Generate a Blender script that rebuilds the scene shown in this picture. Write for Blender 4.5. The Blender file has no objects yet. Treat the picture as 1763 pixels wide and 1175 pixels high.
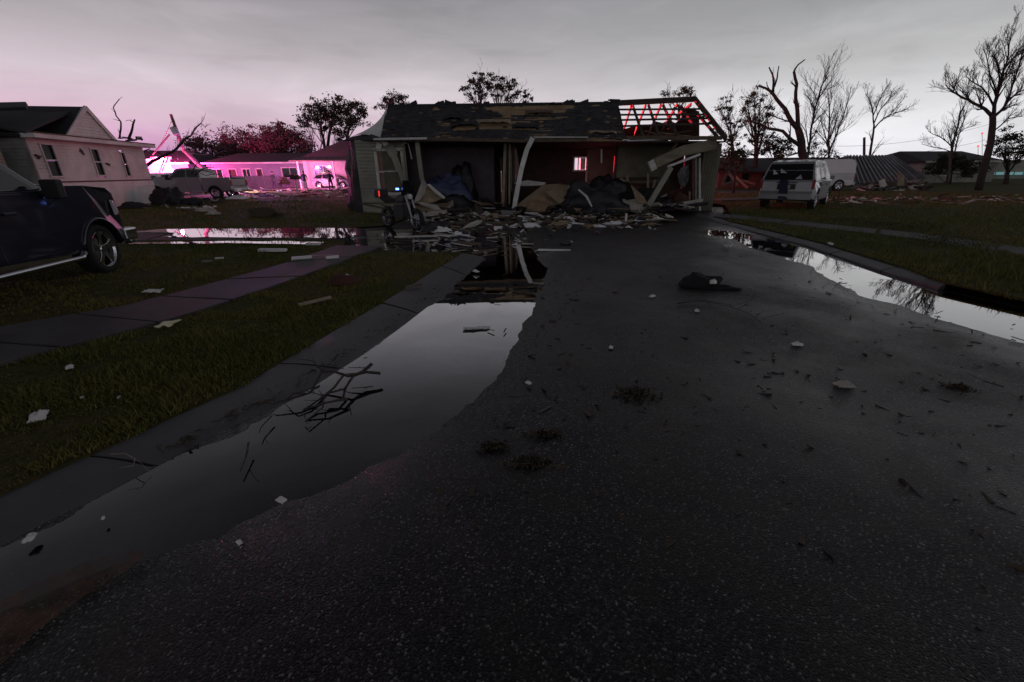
import bpy, bmesh, math, random
import numpy as np
from mathutils import Vector, Matrix, noise as mnoise

SC = bpy.context.scene
COL = SC.collection
R = math.radians

# ------------------------------------------------------------------ camera
FPX, CAM_H, IMG_W, IMG_H = 735.0, 1.55, 1763.0, 1175.0
_p = math.atan((587.5 - 296) / FPX)
_roll = R(0.5)
_r0 = Vector((1, 0, 0)); FWD = Vector((0, math.cos(_p), -math.sin(_p))); _u0 = Vector((0, math.sin(_p), math.cos(_p)))
RGT = _r0 * math.cos(_roll) - _u0 * math.sin(_roll)
UPV = _r0 * math.sin(_roll) + _u0 * math.cos(_roll)
cam_data = bpy.data.cameras.new('camera')
cam_data.sensor_width = 36.0
cam_data.lens = 36.0 * FPX / IMG_W
cam_data.clip_start = 0.05
cam_data.clip_end = 3000
cam = bpy.data.objects.new('camera', cam_data)
COL.objects.link(cam)
cam.matrix_world = Matrix(((RGT.x, UPV.x, -FWD.x, 0), (RGT.y, UPV.y, -FWD.y, 0), (RGT.z, UPV.z, -FWD.z, CAM_H), (0, 0, 0, 1)))
SC.camera = cam

# ------------------------------------------------------------------ sky, exposure
SC.view_settings.view_transform = 'Standard'
SC.view_settings.look = 'None'
SC.view_settings.exposure = 0.0
SC.view_settings.gamma = 1.0
SC.view_settings.use_curve_mapping = False


def lin(c):
    c = c / 255.0
    return c / 12.92 if c < 0.04045 else ((c + 0.055) / 1.055) ** 2.4


world = bpy.data.worlds.new('World')
SC.world = world
world.use_nodes = True
nt = world.node_tree
for n in list(nt.nodes):
    nt.nodes.remove(n)


class NT:
    def __init__(s, tree): s.t = tree

    def n(s, typ, **kw):
        nd = s.t.nodes.new(typ)
        for k, v in kw.items():
            if k == 'ins':
                for kk, vv in v.items():
                    if isinstance(vv, tuple) and len(vv) == 2 and hasattr(vv[0], 'bl_idname'):
                        s.t.links.new(vv[0].outputs[vv[1]], nd.inputs[kk])
                    else:
                        nd.inputs[kk].default_value = vv
            else:
                setattr(nd, k, v)
        return nd

    def ramp(s, fac, stops, interp='LINEAR'):
        nd = s.t.nodes.new('ShaderNodeValToRGB')
        cr = nd.color_ramp
        cr.interpolation = interp
        while len(cr.elements) < len(stops):
            cr.elements.new(0.5)
        for e, (p, c) in zip(cr.elements, stops):
            e.position = p
            if not isinstance(c, (tuple, list)): c = (c, c, c)
            e.color = (*c[:3], 1)
        s.t.links.new(fac[0].outputs[fac[1]], nd.inputs[0])
        return nd

    def mix(s, fac, a, b, blend='MIX'):
        nd = s.t.nodes.new('ShaderNodeMix'); nd.data_type = 'RGBA'; nd.blend_type = blend
        for i, v in ((0, fac), (6, a), (7, b)):
            if isinstance(v, tuple) and len(v) == 2 and hasattr(v[0], 'bl_idname'):
                s.t.links.new(v[0].outputs[v[1]], nd.inputs[i])
            else:
                nd.inputs[i].default_value = v if i == 0 else (*v[:3], 1)
        return nd


w = NT(nt)
S = lambda *c: tuple(lin(x) for x in c)
tc = w.n('ShaderNodeTexCoord')
sp = w.n('ShaderNodeSeparateXYZ', ins={0: (tc, 'Generated')})
zz = w.n('ShaderNodeMath', operation='ABSOLUTE', ins={0: (sp, 2)})
az = w.n('ShaderNodeMath', operation='ARCTAN2', ins={0: (sp, 0), 1: (sp, 1)})      # 0 ahead, + to the right
azn = w.n('ShaderNodeMapRange', ins={0: (az, 0), 1: R(-46), 2: R(42), 3: 0.0, 4: 1.0}, interpolation_type='SMOOTHSTEP')
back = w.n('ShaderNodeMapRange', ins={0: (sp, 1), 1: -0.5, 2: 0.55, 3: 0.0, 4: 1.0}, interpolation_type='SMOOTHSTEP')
left = w.ramp((zz, 0), [(0.0, S(160, 104, 172)), (0.045, S(208, 152, 194)), (0.09, S(222, 190, 208)), (0.15, S(214, 199, 208)), (0.22, S(176, 169, 174)), (0.32, S(146, 142, 149)), (0.45, S(114, 113, 120)), (0.7, S(76, 76, 83)), (1.0, S(60, 60, 67))])
right = w.ramp((zz, 0), [(0.0, S(236, 233, 240)), (0.05, S(236, 236, 240)), (0.11, S(220, 220, 222)), (0.17, S(190, 190, 191)), (0.25, S(158, 159, 161)), (0.33, S(144, 145, 150)), (0.45, S(114, 115, 121)), (0.7, S(76, 76, 83)), (1.0, S(60, 60, 67))])
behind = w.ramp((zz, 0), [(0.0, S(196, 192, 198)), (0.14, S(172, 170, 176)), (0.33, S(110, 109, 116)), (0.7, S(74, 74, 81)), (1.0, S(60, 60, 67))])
lr = w.mix((azn, 0), (left, 0), (right, 0))
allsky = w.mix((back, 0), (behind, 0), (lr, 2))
# stretched cloud bands
vm = w.n('ShaderNodeMapping', ins={0: (tc, 'Generated')})
vm.inputs['Scale'].default_value = (1.6, 1.6, 7.0)
cn = w.n('ShaderNodeTexNoise', ins={'Vector': (vm, 0), 'Scale': 2.2, 'Detail': 5.0, 'Roughness': 0.55, 'Distortion': 0.4})
cr = w.ramp((cn, 0), [(0.3, 0.86), (0.5, 0.99), (0.72, 1.13)], 'EASE')
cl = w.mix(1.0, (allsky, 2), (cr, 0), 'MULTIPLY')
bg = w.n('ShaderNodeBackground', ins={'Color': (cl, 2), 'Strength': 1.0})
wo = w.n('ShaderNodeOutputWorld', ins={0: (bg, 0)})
# dusk under full cloud: the sun is down, so there is no sun lamp

# ------------------------------------------------------------------ picture rays
def ray(u, v):
    return RGT * ((u - IMG_W / 2) / FPX) + UPV * ((IMG_H / 2 - v) / FPX) + FWD
EYE = Vector((0, 0, CAM_H))
def G(u, v, z=0.0):
    d = ray(u, v); return EYE + d * ((z - CAM_H) / d.z)
def P(u, v, Y):
    d = ray(u, v); return EYE + d * (Y / d.y)
def ONP(u, v, p0, n):
    d = ray(u, v); n = Vector(n); return EYE + d * ((Vector(p0) - EYE).dot(n) / d.dot(n))

# ------------------------------------------------------------------ object helpers
def tag(o, label=None, cat=None, group=None, kind=None):
    if label: o['label'] = label
    if cat: o['category'] = cat
    if group: o['group'] = group
    if kind: o['kind'] = kind
    return o

def thing(name, loc, label, cat, group=None, rz=0.0):
    o = bpy.data.objects.new(name, None); COL.objects.link(o)
    o.empty_display_size = 0.3
    o.location = loc; o.rotation_euler = (0, 0, rz)
    return tag(o, label, cat, group)

def wm(o):
    m = Matrix.LocRotScale(o.location, o.rotation_euler, o.scale)
    return wm(o.parent) @ m if o.parent else m

def copy_tree(o, parent=None):
    c = o.copy(); COL.objects.link(c); c.parent = parent
    for ch in list(o.children): copy_tree(ch, c)
    return c


class MB:
    def __init__(s): s.v = []; s.f = []; s.m = []

    def add(s, vs, fs, mi=0):
        b = len(s.v); s.v += [tuple(p) for p in vs]
        for f in fs: s.f.append(tuple(b + i for i in f)); s.m.append(mi)
        return s

    def box(s, c, size, rot=None, mi=0, jit=0.0, rnd=random):
        c = Vector(c); h = Vector(size) / 2
        vs = []
        for x in (-1, 1):
            for y in (-1, 1):
                for z in (-1, 1):
                    p = Vector((x * h.x, y * h.y, z * h.z))
                    if jit: p += Vector((rnd.uniform(-jit, jit), rnd.uniform(-jit, jit), rnd.uniform(-jit, jit)))
                    if rot is not None: p = rot @ p
                    vs.append(c + p)
        return s.add(vs, [(0, 1, 3, 2), (4, 6, 7, 5), (0, 4, 5, 1), (2, 3, 7, 6), (0, 2, 6, 4), (1, 5, 7, 3)], mi)

    def bar(s, a, b, w, t, up=(0, 0, 1), mi=0):
        """a board from a to b, w wide (along side axis), t thick (along up)"""
        a = Vector(a); b = Vector(b); d = (b - a); L = d.length; d.normalize()
        up = Vector(up); sd = d.cross(up)
        if sd.length < 1e-4: sd = Vector((1, 0, 0))
        sd.normalize(); up = sd.cross(d)
        rot = Matrix((d, sd, up)).transposed()
        return s.box((a + b) / 2, (L, w, t), rot, mi)

    def tube(s, pts, rad, n=5, mi=0, cap=True):
        pts = [Vector(p) for p in pts]
        if not hasattr(rad, '__len__'): rad = [rad] * len(pts)
        b = len(s.v); prev = None
        for i, p in enumerate(pts):
            d = (pts[min(i + 1, len(pts) - 1)] - pts[max(i - 1, 0)])
            if d.length < 1e-9: d = Vector((0, 0, 1))
            d.normalize()
            if prev is None:
                x = d.cross(Vector((0.3, 0.9, 0.2))); x.normalize()
            else:
                x = prev - d * prev.dot(d)
                if x.length < 1e-6: x = d.cross(Vector((0.3, 0.9, 0.2)))
                x.normalize()
            prev = x; y = d.cross(x)
            for k in range(n):
                a = 2 * math.pi * k / n
                s.v.append(tuple(p + (x * math.cos(a) + y * math.sin(a)) * rad[i]))
        for i in range(len(pts) - 1):
            for k in range(n):
                k2 = (k + 1) % n
                s.f.append((b + i * n + k, b + i * n + k2, b + (i + 1) * n + k2, b + (i + 1) * n + k)); s.m.append(mi)
        if cap:
            s.f.append(tuple(b + k for k in range(n))[::-1]); s.m.append(mi)
            e = b + (len(pts) - 1) * n
            s.f.append(tuple(e + k for k in range(n))); s.m.append(mi)
        return s

    def lathe(s, prof, axis='y', c=(0, 0, 0), n=24, mi=0):
        """prof: list of (radius, along)"""
        c = Vector(c); b = len(s.v)
        for r, a in prof:
            for k in range(n):
                t = 2 * math.pi * k / n
                if axis == 'y': p = Vector((r * math.cos(t), a, r * math.sin(t)))
                elif axis == 'x': p = Vector((a, r * math.cos(t), r * math.sin(t)))
                else: p = Vector((r * math.cos(t), r * math.sin(t), a))
                s.v.append(tuple(c + p))
        for i in range(len(prof) - 1):
            for k in range(n):
                k2 = (k + 1) % n
                s.f.append((b + i * n + k, b + i * n + k2, b + (i + 1) * n + k2, b + (i + 1) * n + k)); s.m.append(mi)
        return s

    def prism(s, prof, hw, mi=0, hw2=None):
        """side outline in x,z; half width hw(x,z) on both sides"""
        n = len(prof); hw2 = hw2 or hw
        f = hw if callable(hw) else (lambda x, z: hw)
        g = hw2 if callable(hw2) else (lambda x, z: hw2)
        b = len(s.v)
        for x, z in prof: s.v.append((x, f(x, z), z))
        for x, z in prof: s.v.append((x, -g(x, z), z))
        s.f.append(tuple(range(b, b + n))); s.m.append(mi)
        s.f.append(tuple(range(b + 2 * n - 1, b + n - 1, -1))); s.m.append(mi)
        for i in range(n):
            j = (i + 1) % n
            s.f.append((b + i, b + n + i, b + n + j, b + j)); s.m.append(mi)
        return s

    def slab(s, poly, th, normal=None, mi=0):
        """thick sheet on a 3-D polygon"""
        poly = [Vector(p) for p in poly]
        if normal is None:
            nn = Vector((0, 0, 0))
            for i in range(len(poly)):
                a, c = poly[i], poly[(i + 1) % len(poly)]
                nn += a.cross(c)
            normal = nn.normalized()
        o = Vector(normal) * th; n = len(poly); b = len(s.v)
        s.v += [tuple(p) for p in poly] + [tuple(p - o) for p in poly]
        s.f.append(tuple(range(b, b + n))); s.m.append(mi)
        s.f.append(tuple(range(b + 2 * n - 1, b + n - 1, -1))); s.m.append(mi)
        for i in range(n):
            j = (i + 1) % n
            s.f.append((b + i, b + n + i, b + n + j, b + j)); s.m.append(mi)
        return s

    def build(s, name, mats, parent=None, world=True, label=None, cat=None, group=None, kind=None, smooth=False, bevel=0.0, seg=2, recalc=True, tri=False):
        if not isinstance(mats, (list, tuple)): mats = [mats]
        vs = s.v
        if parent is None:
            if world and vs:
                arr = np.array(vs); mn, mx = arr.min(0), arr.max(0)
                org = Vector(((mn[0] + mx[0]) / 2, (mn[1] + mx[1]) / 2, mn[2]))
                vs = [(p[0] - org.x, p[1] - org.y, p[2] - org.z) for p in vs]
            else: org = Vector((0, 0, 0))
        else:
            org = Vector((0, 0, 0))
            if world:
                inv = wm(parent).inverted(); vs = [tuple(inv @ Vector(p)) for p in vs]
        me = bpy.data.meshes.new(name)
        me.from_pydata(vs, [], s.f)
        for m in mats: me.materials.append(m)
        if len(mats) > 1: me.polygons.foreach_set('material_index', s.m)
        if recalc or tri:
            bm = bmesh.new(); bm.from_mesh(me)
            if tri: bmesh.ops.triangulate(bm, faces=bm.faces)
            bmesh.ops.recalc_face_normals(bm, faces=bm.faces); bm.to_mesh(me); bm.free()
        if smooth: me.polygons.foreach_set('use_smooth', [True] * len(me.polygons))
        me.update()
        o = bpy.data.objects.new(name, me); COL.objects.link(o)
        o.location = org
        if parent is not None: o.parent = parent
        if bevel:
            md = o.modifiers.new('bevel', 'BEVEL'); md.width = bevel; md.segments = seg; md.limit_method = 'ANGLE'; md.angle_limit = R(35)
            md.harden_normals = False
        return tag(o, label, cat, group, kind)

# ------------------------------------------------------------------ materials
MATS = {}
def M(name, col, rough=0.6, var=0.25, scale=3.0, bump=0.0, bscale=None, metallic=0.0, spec=0.5, col2=None, dirt=0.0, coat=0.0, stretch=None, alpha=1.0, two=False):
    if name in MATS: return MATS[name]
    m = bpy.data.materials.new(name); m.use_nodes = True
    t = NT(m.node_tree)
    bs = m.node_tree.nodes['Principled BSDF']
    tcn = t.n('ShaderNodeTexCoord')
    vec = (tcn, 'Object')
    if stretch:
        mp = t.n('ShaderNodeMapping', ins={0: vec}); mp.inputs['Scale'].default_value = stretch; vec = (mp, 0)
    n1 = t.n('ShaderNodeTexNoise', ins={'Vector': vec, 'Scale': scale, 'Detail': 6.0, 'Roughness': 0.62})
    c2 = col2 if col2 else tuple(c * (1 - var) for c in col)
    c1 = col if col2 else tuple(c * (1 + var * 0.6) for c in col)
    rp = t.ramp((n1, 0), [(0.32, c2), (0.68, c1)])
    cur = (rp, 0)
    if dirt:
        n2 = t.n('ShaderNodeTexNoise', ins={'Vector': (tcn, 'Object'), 'Scale': scale * 0.35, 'Detail': 8.0, 'Roughness': 0.7, 'Distortion': 0.6})
        rd = t.ramp((n2, 0), [(0.46, 0.0), (0.66, dirt)])
        mx = t.mix((rd, 0), cur, (0.045, 0.038, 0.028)); cur = (mx, 2)
    m.node_tree.links.new(cur[0].outputs[cur[1]], bs.inputs['Base Color'])
    rr = t.n('ShaderNodeMapRange', ins={0: (n1, 0), 1: 0.3, 2: 0.7, 3: max(0.02, rough - 0.08), 4: min(1, rough + 0.1)})
    m.node_tree.links.new(rr.outputs[0], bs.inputs['Roughness'])
    bs.inputs['Metallic'].default_value = metallic
    bs.inputs['Specular IOR Level'].default_value = spec
    if coat: bs.inputs['Coat Weight'].default_value = coat; bs.inputs['Coat Roughness'].default_value = 0.06
    if bump:
        n3 = t.n('ShaderNodeTexNoise', ins={'Vector': vec, 'Scale': bscale or scale * 6, 'Detail': 5.0, 'Roughness': 0.6})
        bp = t.n('ShaderNodeBump', ins={'Height': (n3, 0), 'Strength': bump, 'Distance': 0.02})
        m.node_tree.links.new(bp.outputs[0], bs.inputs['Normal'])
    MATS[name] = m
    return m

def EM(name, col, strength):
    if name in MATS: return MATS[name]
    m = bpy.data.materials.new(name); m.use_nodes = True
    bs = m.node_tree.nodes['Principled BSDF']
    bs.inputs['Base Color'].default_value = (*[c * 0.5 for c in col], 1)
    bs.inputs['Emission Color'].default_value = (*col, 1)
    bs.inputs['Emission Strength'].default_value = strength
    MATS[name] = m
    return m

white_paint = M('white_paint', (0.72, 0.72, 0.68), 0.55, 0.2, 2.0, dirt=0.35)
trim_white = M('trim_white', (0.62, 0.61, 0.55), 0.6, 0.25, 3.0, dirt=0.4)
siding_white = M('siding_white', (0.66, 0.64, 0.64), 0.55, 0.15, 1.2, dirt=0.35)
siding_grey = M('siding_grey', (0.30, 0.30, 0.24), 0.7, 0.25, 1.5, dirt=0.35)
siding_tan = M('siding_tan', (0.2, 0.185, 0.13), 0.75, 0.3, 1.5, dirt=0.5, bump=0.2)
siding_purple = M('siding_mauve', (0.16, 0.125, 0.15), 0.75, 0.3, 1.5, dirt=0.5)
raw_wood = M('raw_wood', (0.30, 0.20, 0.115), 0.75, 0.35, 4.0, bump=0.3, dirt=0.35, stretch=(1, 1, 1))
old_wood = M('old_wood', (0.13, 0.095, 0.065), 0.8, 0.4, 4.0, bump=0.3, dirt=0.4)
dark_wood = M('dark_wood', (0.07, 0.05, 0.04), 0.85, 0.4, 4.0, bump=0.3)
stud_wood = M('stud_wood', (0.34, 0.27, 0.19), 0.75, 0.3, 5.0, dirt=0.3)
rafter_wood = M('rafter_wood', (0.30, 0.2, 0.15), 0.8, 0.35, 5.0)
plywood = M('plywood', (0.33, 0.25, 0.16), 0.75, 0.35, 2.5, dirt=0.5, bump=0.15)
drywall = M('drywall', (0.45, 0.42, 0.36), 0.85, 0.25, 2.0, dirt=0.45)
tarpaper = M('tar_paper', (0.02, 0.02, 0.023), 0.7, 0.4, 3.0, bump=0.4)
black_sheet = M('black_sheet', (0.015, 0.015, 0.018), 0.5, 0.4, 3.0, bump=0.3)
blue_tarp = M('blue_tarp', (0.06, 0.08, 0.16), 0.5, 0.4, 3.0, bump=0.4)
paper = M('paper', (0.78, 0.76, 0.70), 0.75, 0.15, 6.0, dirt=0.15)
foam_white = M('white_foam', (0.8, 0.8, 0.79), 0.7, 0.12, 6.0)
yellow_paper = M('pale_yellow_board', (0.78, 0.74, 0.5), 0.75, 0.12, 6.0)
cloth_black = M('black_cloth', (0.012, 0.012, 0.013), 0.9, 0.3, 8.0, bump=0.5)
cloth_red = M('red_cloth', (0.3, 0.045, 0.04), 0.85, 0.5, 9.0, bump=0.6)
leaf_brown = M('dead_leaves', (0.06, 0.046, 0.022), 0.8, 0.5, 20.0)
bark = M('bark', (0.055, 0.043, 0.036), 0.9, 0.35, 6.0, bump=0.6)
bark_grey = M('grey_bark', (0.09, 0.08, 0.07), 0.9, 0.35, 6.0, bump=0.5)
window_dark = M('window_dark', (0.01, 0.01, 0.012), 0.3, 0.2, 2.0, spec=0.15)
glass_dark = M('dark_glass', (0.012, 0.013, 0.016), 0.05, 0.1, 2.0, spec=0.7)
rubber = M('rubber', (0.015, 0.015, 0.015), 0.8, 0.2, 10.0)
chrome = M('chrome', (0.75, 0.76, 0.78), 0.14, 0.1, 3.0, metallic=1.0)
alloy = M('alloy', (0.62, 0.63, 0.65), 0.25, 0.12, 4.0, metallic=1.0)
steel = M('steel', (0.35, 0.36, 0.37), 0.35, 0.2, 4.0, metallic=1.0)
black_plastic = M('black_plastic', (0.02, 0.02, 0.021), 0.6, 0.2, 5.0)
car_navy = M('navy_car_paint', (0.007, 0.009, 0.022), 0.3, 0.15, 1.0, coat=1.0, dirt=0.1)
car_silver = M('silver_car_paint', (0.27, 0.28, 0.29), 0.4, 0.12, 1.0, metallic=0.35, coat=0.6, dirt=0.3)
car_white = M('white_car_paint', (0.72, 0.73, 0.74), 0.35, 0.08, 1.0, coat=0.7, dirt=0.2)
car_grey = M('grey_car_paint', (0.28, 0.29, 0.31), 0.35, 0.1, 1.0, metallic=0.3, coat=0.6)
tail_red = M('tail_lamp_red', (0.25, 0.012, 0.012), 0.2, 0.2, 5.0)
clear_lens = M('clear_lens', (0.6, 0.6, 0.6), 0.12, 0.1, 5.0)
roof_dark = M('dark_shingles', (0.035, 0.033, 0.035), 0.85, 0.35, 4.0, bump=0.4)
roof_metal = M('corrugated_metal', (0.2, 0.2, 0.21), 0.45, 0.3, 1.5, metallic=0.6, dirt=0.5)
brick_red = M('red_brick', (0.16, 0.075, 0.06), 0.85, 0.35, 3.0, bump=0.3)
concrete = M('concrete', (0.25, 0.245, 0.235), 0.55, 0.3, 2.0, bump=0.3, bscale=60, dirt=0.35)

# ================================================================== GROUND
rng = np.random.default_rng(7)

def fnoise(x, y, seed=0, octs=4, scale=1.0):
    """cheap smooth value noise on arrays"""
    out = np.zeros_like(x, dtype=float); amp = 1.0; tot = 0
    for o in range(octs):
        r = np.random.default_rng(seed * 31 + o)
        tab = r.random((64, 64)); sx = x * scale * 2 ** o + 100.3; sy = y * scale * 2 ** o + 57.7
        ix = np.floor(sx).astype(int); iy = np.floor(sy).astype(int); fx = sx - ix; fy = sy - iy
        fx = fx * fx * (3 - 2 * fx); fy = fy * fy * (3 - 2 * fy)
        a = tab[ix % 64, iy % 64]; b = tab[(ix + 1) % 64, iy % 64]; c = tab[ix % 64, (iy + 1) % 64]; d = tab[(ix + 1) % 64, (iy + 1) % 64]
        out += amp * ((a * (1 - fx) + b * fx) * (1 - fy) + (c * (1 - fx) + d * fx) * fy); tot += amp; amp *= 0.5
    return out / tot - 0.5

def sdist(x, y, poly):
    """signed distance to polygon, negative inside"""
    best = np.full(x.shape, 1e9); ins = np.zeros(x.shape, bool); n = len(poly)
    for i in range(n):
        ax, ay = poly[i]; bx, by = poly[(i + 1) % n]
        dx, dy = bx - ax, by - ay
        t = np.clip(((x - ax) * dx + (y - ay) * dy) / (dx * dx + dy * dy + 1e-12), 0, 1)
        best = np.minimum(best, np.hypot(x - ax - t * dx, y - ay - t * dy))
        if ay != by:
            c = ((ay > y) != (by > y)) & (x < (bx - ax) * (y - ay) / (by - ay) + ax)
            ins ^= c
    return np.where(ins, -best, best)

def grid_obj(name, X, Y, Z, mat, smooth=True):
    r, c = X.shape
    vs = np.stack([X, Y, Z], -1).reshape(-1, 3)
    idx = np.arange(r * c).reshape(r, c)
    f = np.stack([idx[:-1, :-1], idx[:-1, 1:], idx[1:, 1:], idx[1:, :-1]], -1).reshape(-1, 4)
    me = bpy.data.meshes.new(name)
    me.vertices.add(len(vs)); me.vertices.foreach_set('co', vs.ravel())
    me.loops.add(f.size); me.loops.foreach_set('vertex_index', f.ravel().astype(np.int32))
    me.polygons.add(len(f)); me.polygons.foreach_set('loop_start', np.arange(0, f.size, 4, dtype=np.int32))
    me.update(calc_edges=True)
    if smooth: me.polygons.foreach_set('use_smooth', np.ones(len(f), bool))
    me.materials.append(mat)
    o = bpy.data.objects.new(name, me); COL.objects.link(o)
    o['kind'] = 'structure'
    return o

def xy(p): return (p.x, p.y)
# left kerb outer (lawn side) and inner (water side) lines, near to far
LK_out = [(-3.4, 0.2), (-2.6, 1.71), (-2.40, 2.14), (-2.06, 2.9), (-1.93, 3.6), (-1.72, 4.6), (-1.46, 5.9), (-1.25, 7.1), (-1.02, 8.3), (-0.98, 8.6)]
LK_in = [(-3.0, 0.2), (-2.25, 1.59), (-2.0, 2.14), (-1.63, 2.8), (-1.36, 3.7), (-1.18, 4.5), (-1.0, 5.4), (-0.78, 6.6), (-0.55, 7.97), (-0.5, 8.4)]
RK_in = [(8.5, 0.2), (7.3, 2.2), (6.6, 3.6), (6.15, 4.84), (5.88, 5.7), (5.95, 6.6), (6.12, 7.7), (6.38, 9.3), (6.42, 11.1), (6.45, 13.7), (6.6, 16)]
def interp(line, y):
    a = np.array(line); return np.interp(y, a[:, 1], a[:, 0])

# water outlines (road level)
pud_left = [(-3.2, 0.3), (-2.6, 1.0)] + LK_in[1:] + [(-1.6, 8.95), (-3.4, 9.0), (-4.4, 9.6), (-4.7, 12.6), (-2.6, 13.1), (-1.0, 12.4), (0.1, 11.2), (0.45, 9.6), (0.62, 8.2), (0.58, 7.3), (0.42, 5.9), (0.2, 4.8), (-0.1, 3.6), (-0.28, 2.8), (-0.62, 2.15), (-0.95, 1.75), (-1.4, 1.4), (-2.1, 1.05)]
pud_right = [(5.2, 12.2), (5.6, 12.3), (6.3, 11.2), (6.3, 9.3), (6.05, 7.7), (5.9, 6.6), (5.8, 5.7), (6.1, 4.84), (6.6, 3.6), (7.2, 2.4), (5.9, 2.9), (4.95, 3.83), (4.7, 4.6), (4.62, 5.3), (4.9, 6.3), (5.2, 7.6), (5.25, 9.2), (5.4, 10.4), (5.0, 11.5)]

WATER_Z = -0.015
ny, nx = 400, 230
Yr = np.concatenate([np.linspace(0.2, 14, 360), np.linspace(14.2, 19.5, 40)])
left = interp(LK_in, Yr) - 0.04
left = np.where(Yr > 8.4, np.interp(Yr, [8.4, 9.3, 13.0, 13.6, 20], [-0.54, -3.6, -4.8, -3.8, -3.6]), left)
right = interp(RK_in, Yr) + 0.05
right = np.where(Yr > 14.0, np.interp(Yr, [14, 15, 20], [6.5, 7.2, 9.5]), right)
T = np.linspace(0, 1, nx)
X = left[:, None] + (right - left)[:, None] * T[None, :]
Yg = np.repeat(Yr[:, None], nx, 1)
sd = np.minimum(sdist(X, Yg, pud_left), sdist(X, Yg, pud_right))
Z = WATER_Z + 0.028 * np.tanh(sd / 0.55) + fnoise(X, Yg, 3, 5, 1.3) * 0.016 + fnoise(X, Yg, 5, 3, 9) * 0.004
Z += 0.05 * np.clip((Yg - 14) / 5, 0, 1) * 0.3

# --- asphalt
def asphalt_mat():
    m = bpy.data.materials.new('wet_asphalt'); m.use_nodes = True
    t = NT(m.node_tree); bs = m.node_tree.nodes['Principled BSDF']; L = m.node_tree.links
    tcn = t.n('ShaderNodeTexCoord'); ob = (tcn, 'Object')
    # stone chips
    v1 = t.n('ShaderNodeTexVoronoi', ins={'Vector': ob, 'Scale': 125.0}); v1.feature = 'F1'
    v2 = t.n('ShaderNodeTexVoronoi', ins={'Vector': ob, 'Scale': 150.0}); v2.feature = 'F1'
    sepc = t.n('ShaderNodeSeparateColor', ins={0: (v1, 'Color')})
    chipc = t.ramp((sepc, 0), [(0.0, (0.003, 0.003, 0.004)), (0.45, (0.010, 0.010, 0.011)), (0.7, (0.026, 0.026, 0.027)), (0.88, (0.05, 0.05, 0.05)), (0.955, (0.10, 0.10, 0.096)), (0.99, (0.22, 0.22, 0.21))])
    edge = t.ramp((v1, 'Distance'), [(0.0, 1.0), (0.45, 0.9), (0.75, 0.3)])
    c1 = t.mix(1.0, (chipc, 0), (edge, 0), 'MULTIPLY')
    # patches: damp stains, mud, tyre-polished strips
    n1 = t.n('ShaderNodeTexNoise', ins={'Vector': ob, 'Scale': 0.55, 'Detail': 8.0, 'Roughness': 0.65, 'Distortion': 0.3})
    st = t.ramp((n1, 0), [(0.32, 0.55), (0.5, 1.0), (0.66, 1.7)])
    c2 = t.mix(1.0, (c1, 2), (st, 0), 'MULTIPLY')
    n2 = t.n('ShaderNodeTexNoise', ins={'Vector': ob, 'Scale': 1.7, 'Detail': 9.0, 'Roughness': 0.72})
    mud = t.ramp((n2, 0), [(0.46, 0.0), (0.7, 0.65)])
    c3 = t.mix((mud, 0), (c2, 2), (0.034, 0.028, 0.017))
    # hairline cracks
    vc = t.n('ShaderNodeTexVoronoi', ins={'Vector': (t.n('ShaderNodeMapping', ins={0: ob}), 0), 'Scale': 0.55}); vc.feature = 'DISTANCE_TO_EDGE'
    wn_ = t.n('ShaderNodeTexNoise', ins={'Vector': ob, 'Scale': 2.5, 'Detail': 6.0})
    wv_ = t.n('ShaderNodeVectorMath', operation='ADD', ins={0: ob, 1: (wn_, 'Color')}); L.new(wv_.outputs[0], vc.inputs['Vector'])
    crk = t.ramp((vc, 0), [(0.0, 0.75), (0.006, 0.0)])
    c4 = t.mix((crk, 0), (c3, 2), (0.004, 0.004, 0.004)); c3 = c4
    L.new(c3.outputs[2], bs.inputs['Base Color'])
    rr = t.ramp((n1, 0), [(0.34, 0.3), (0.5, 0.45), (0.66, 0.62)])
    gp_ = t.n('ShaderNodeNewGeometry'); sz_ = t.n('ShaderNodeSeparateXYZ', ins={0: (gp_, 'Position')})
    wet = t.n('ShaderNodeMapRange', ins={0: (sz_, 2), 1: -0.016, 2: 0.012, 3: 0.16, 4: 1.0})
    r2_ = t.n('ShaderNodeMath', operation='MULTIPLY', ins={0: (rr, 0), 1: (wet, 0)})
    L.new(r2_.outputs[0], bs.inputs['Roughness'])
    bs.inputs['Specular IOR Level'].default_value = 0.27
    h1 = t.n('ShaderNodeMath', operation='MULTIPLY', ins={0: (v1, 'Distance'), 1: -1.0})
    h2 = t.n('ShaderNodeMath', operation='MULTIPLY_ADD', ins={0: (v2, 'Distance'), 1: -0.4, 2: (h1, 0)})
    bp = t.n('ShaderNodeBump', ins={'Height': (h2, 0), 'Strength': 0.4, 'Distance': 0.005})
    L.new(bp.outputs[0], bs.inputs['Normal'])
    return m
asphalt = asphalt_mat()
grid_obj('road', X, Yg, Z, asphalt)

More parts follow.
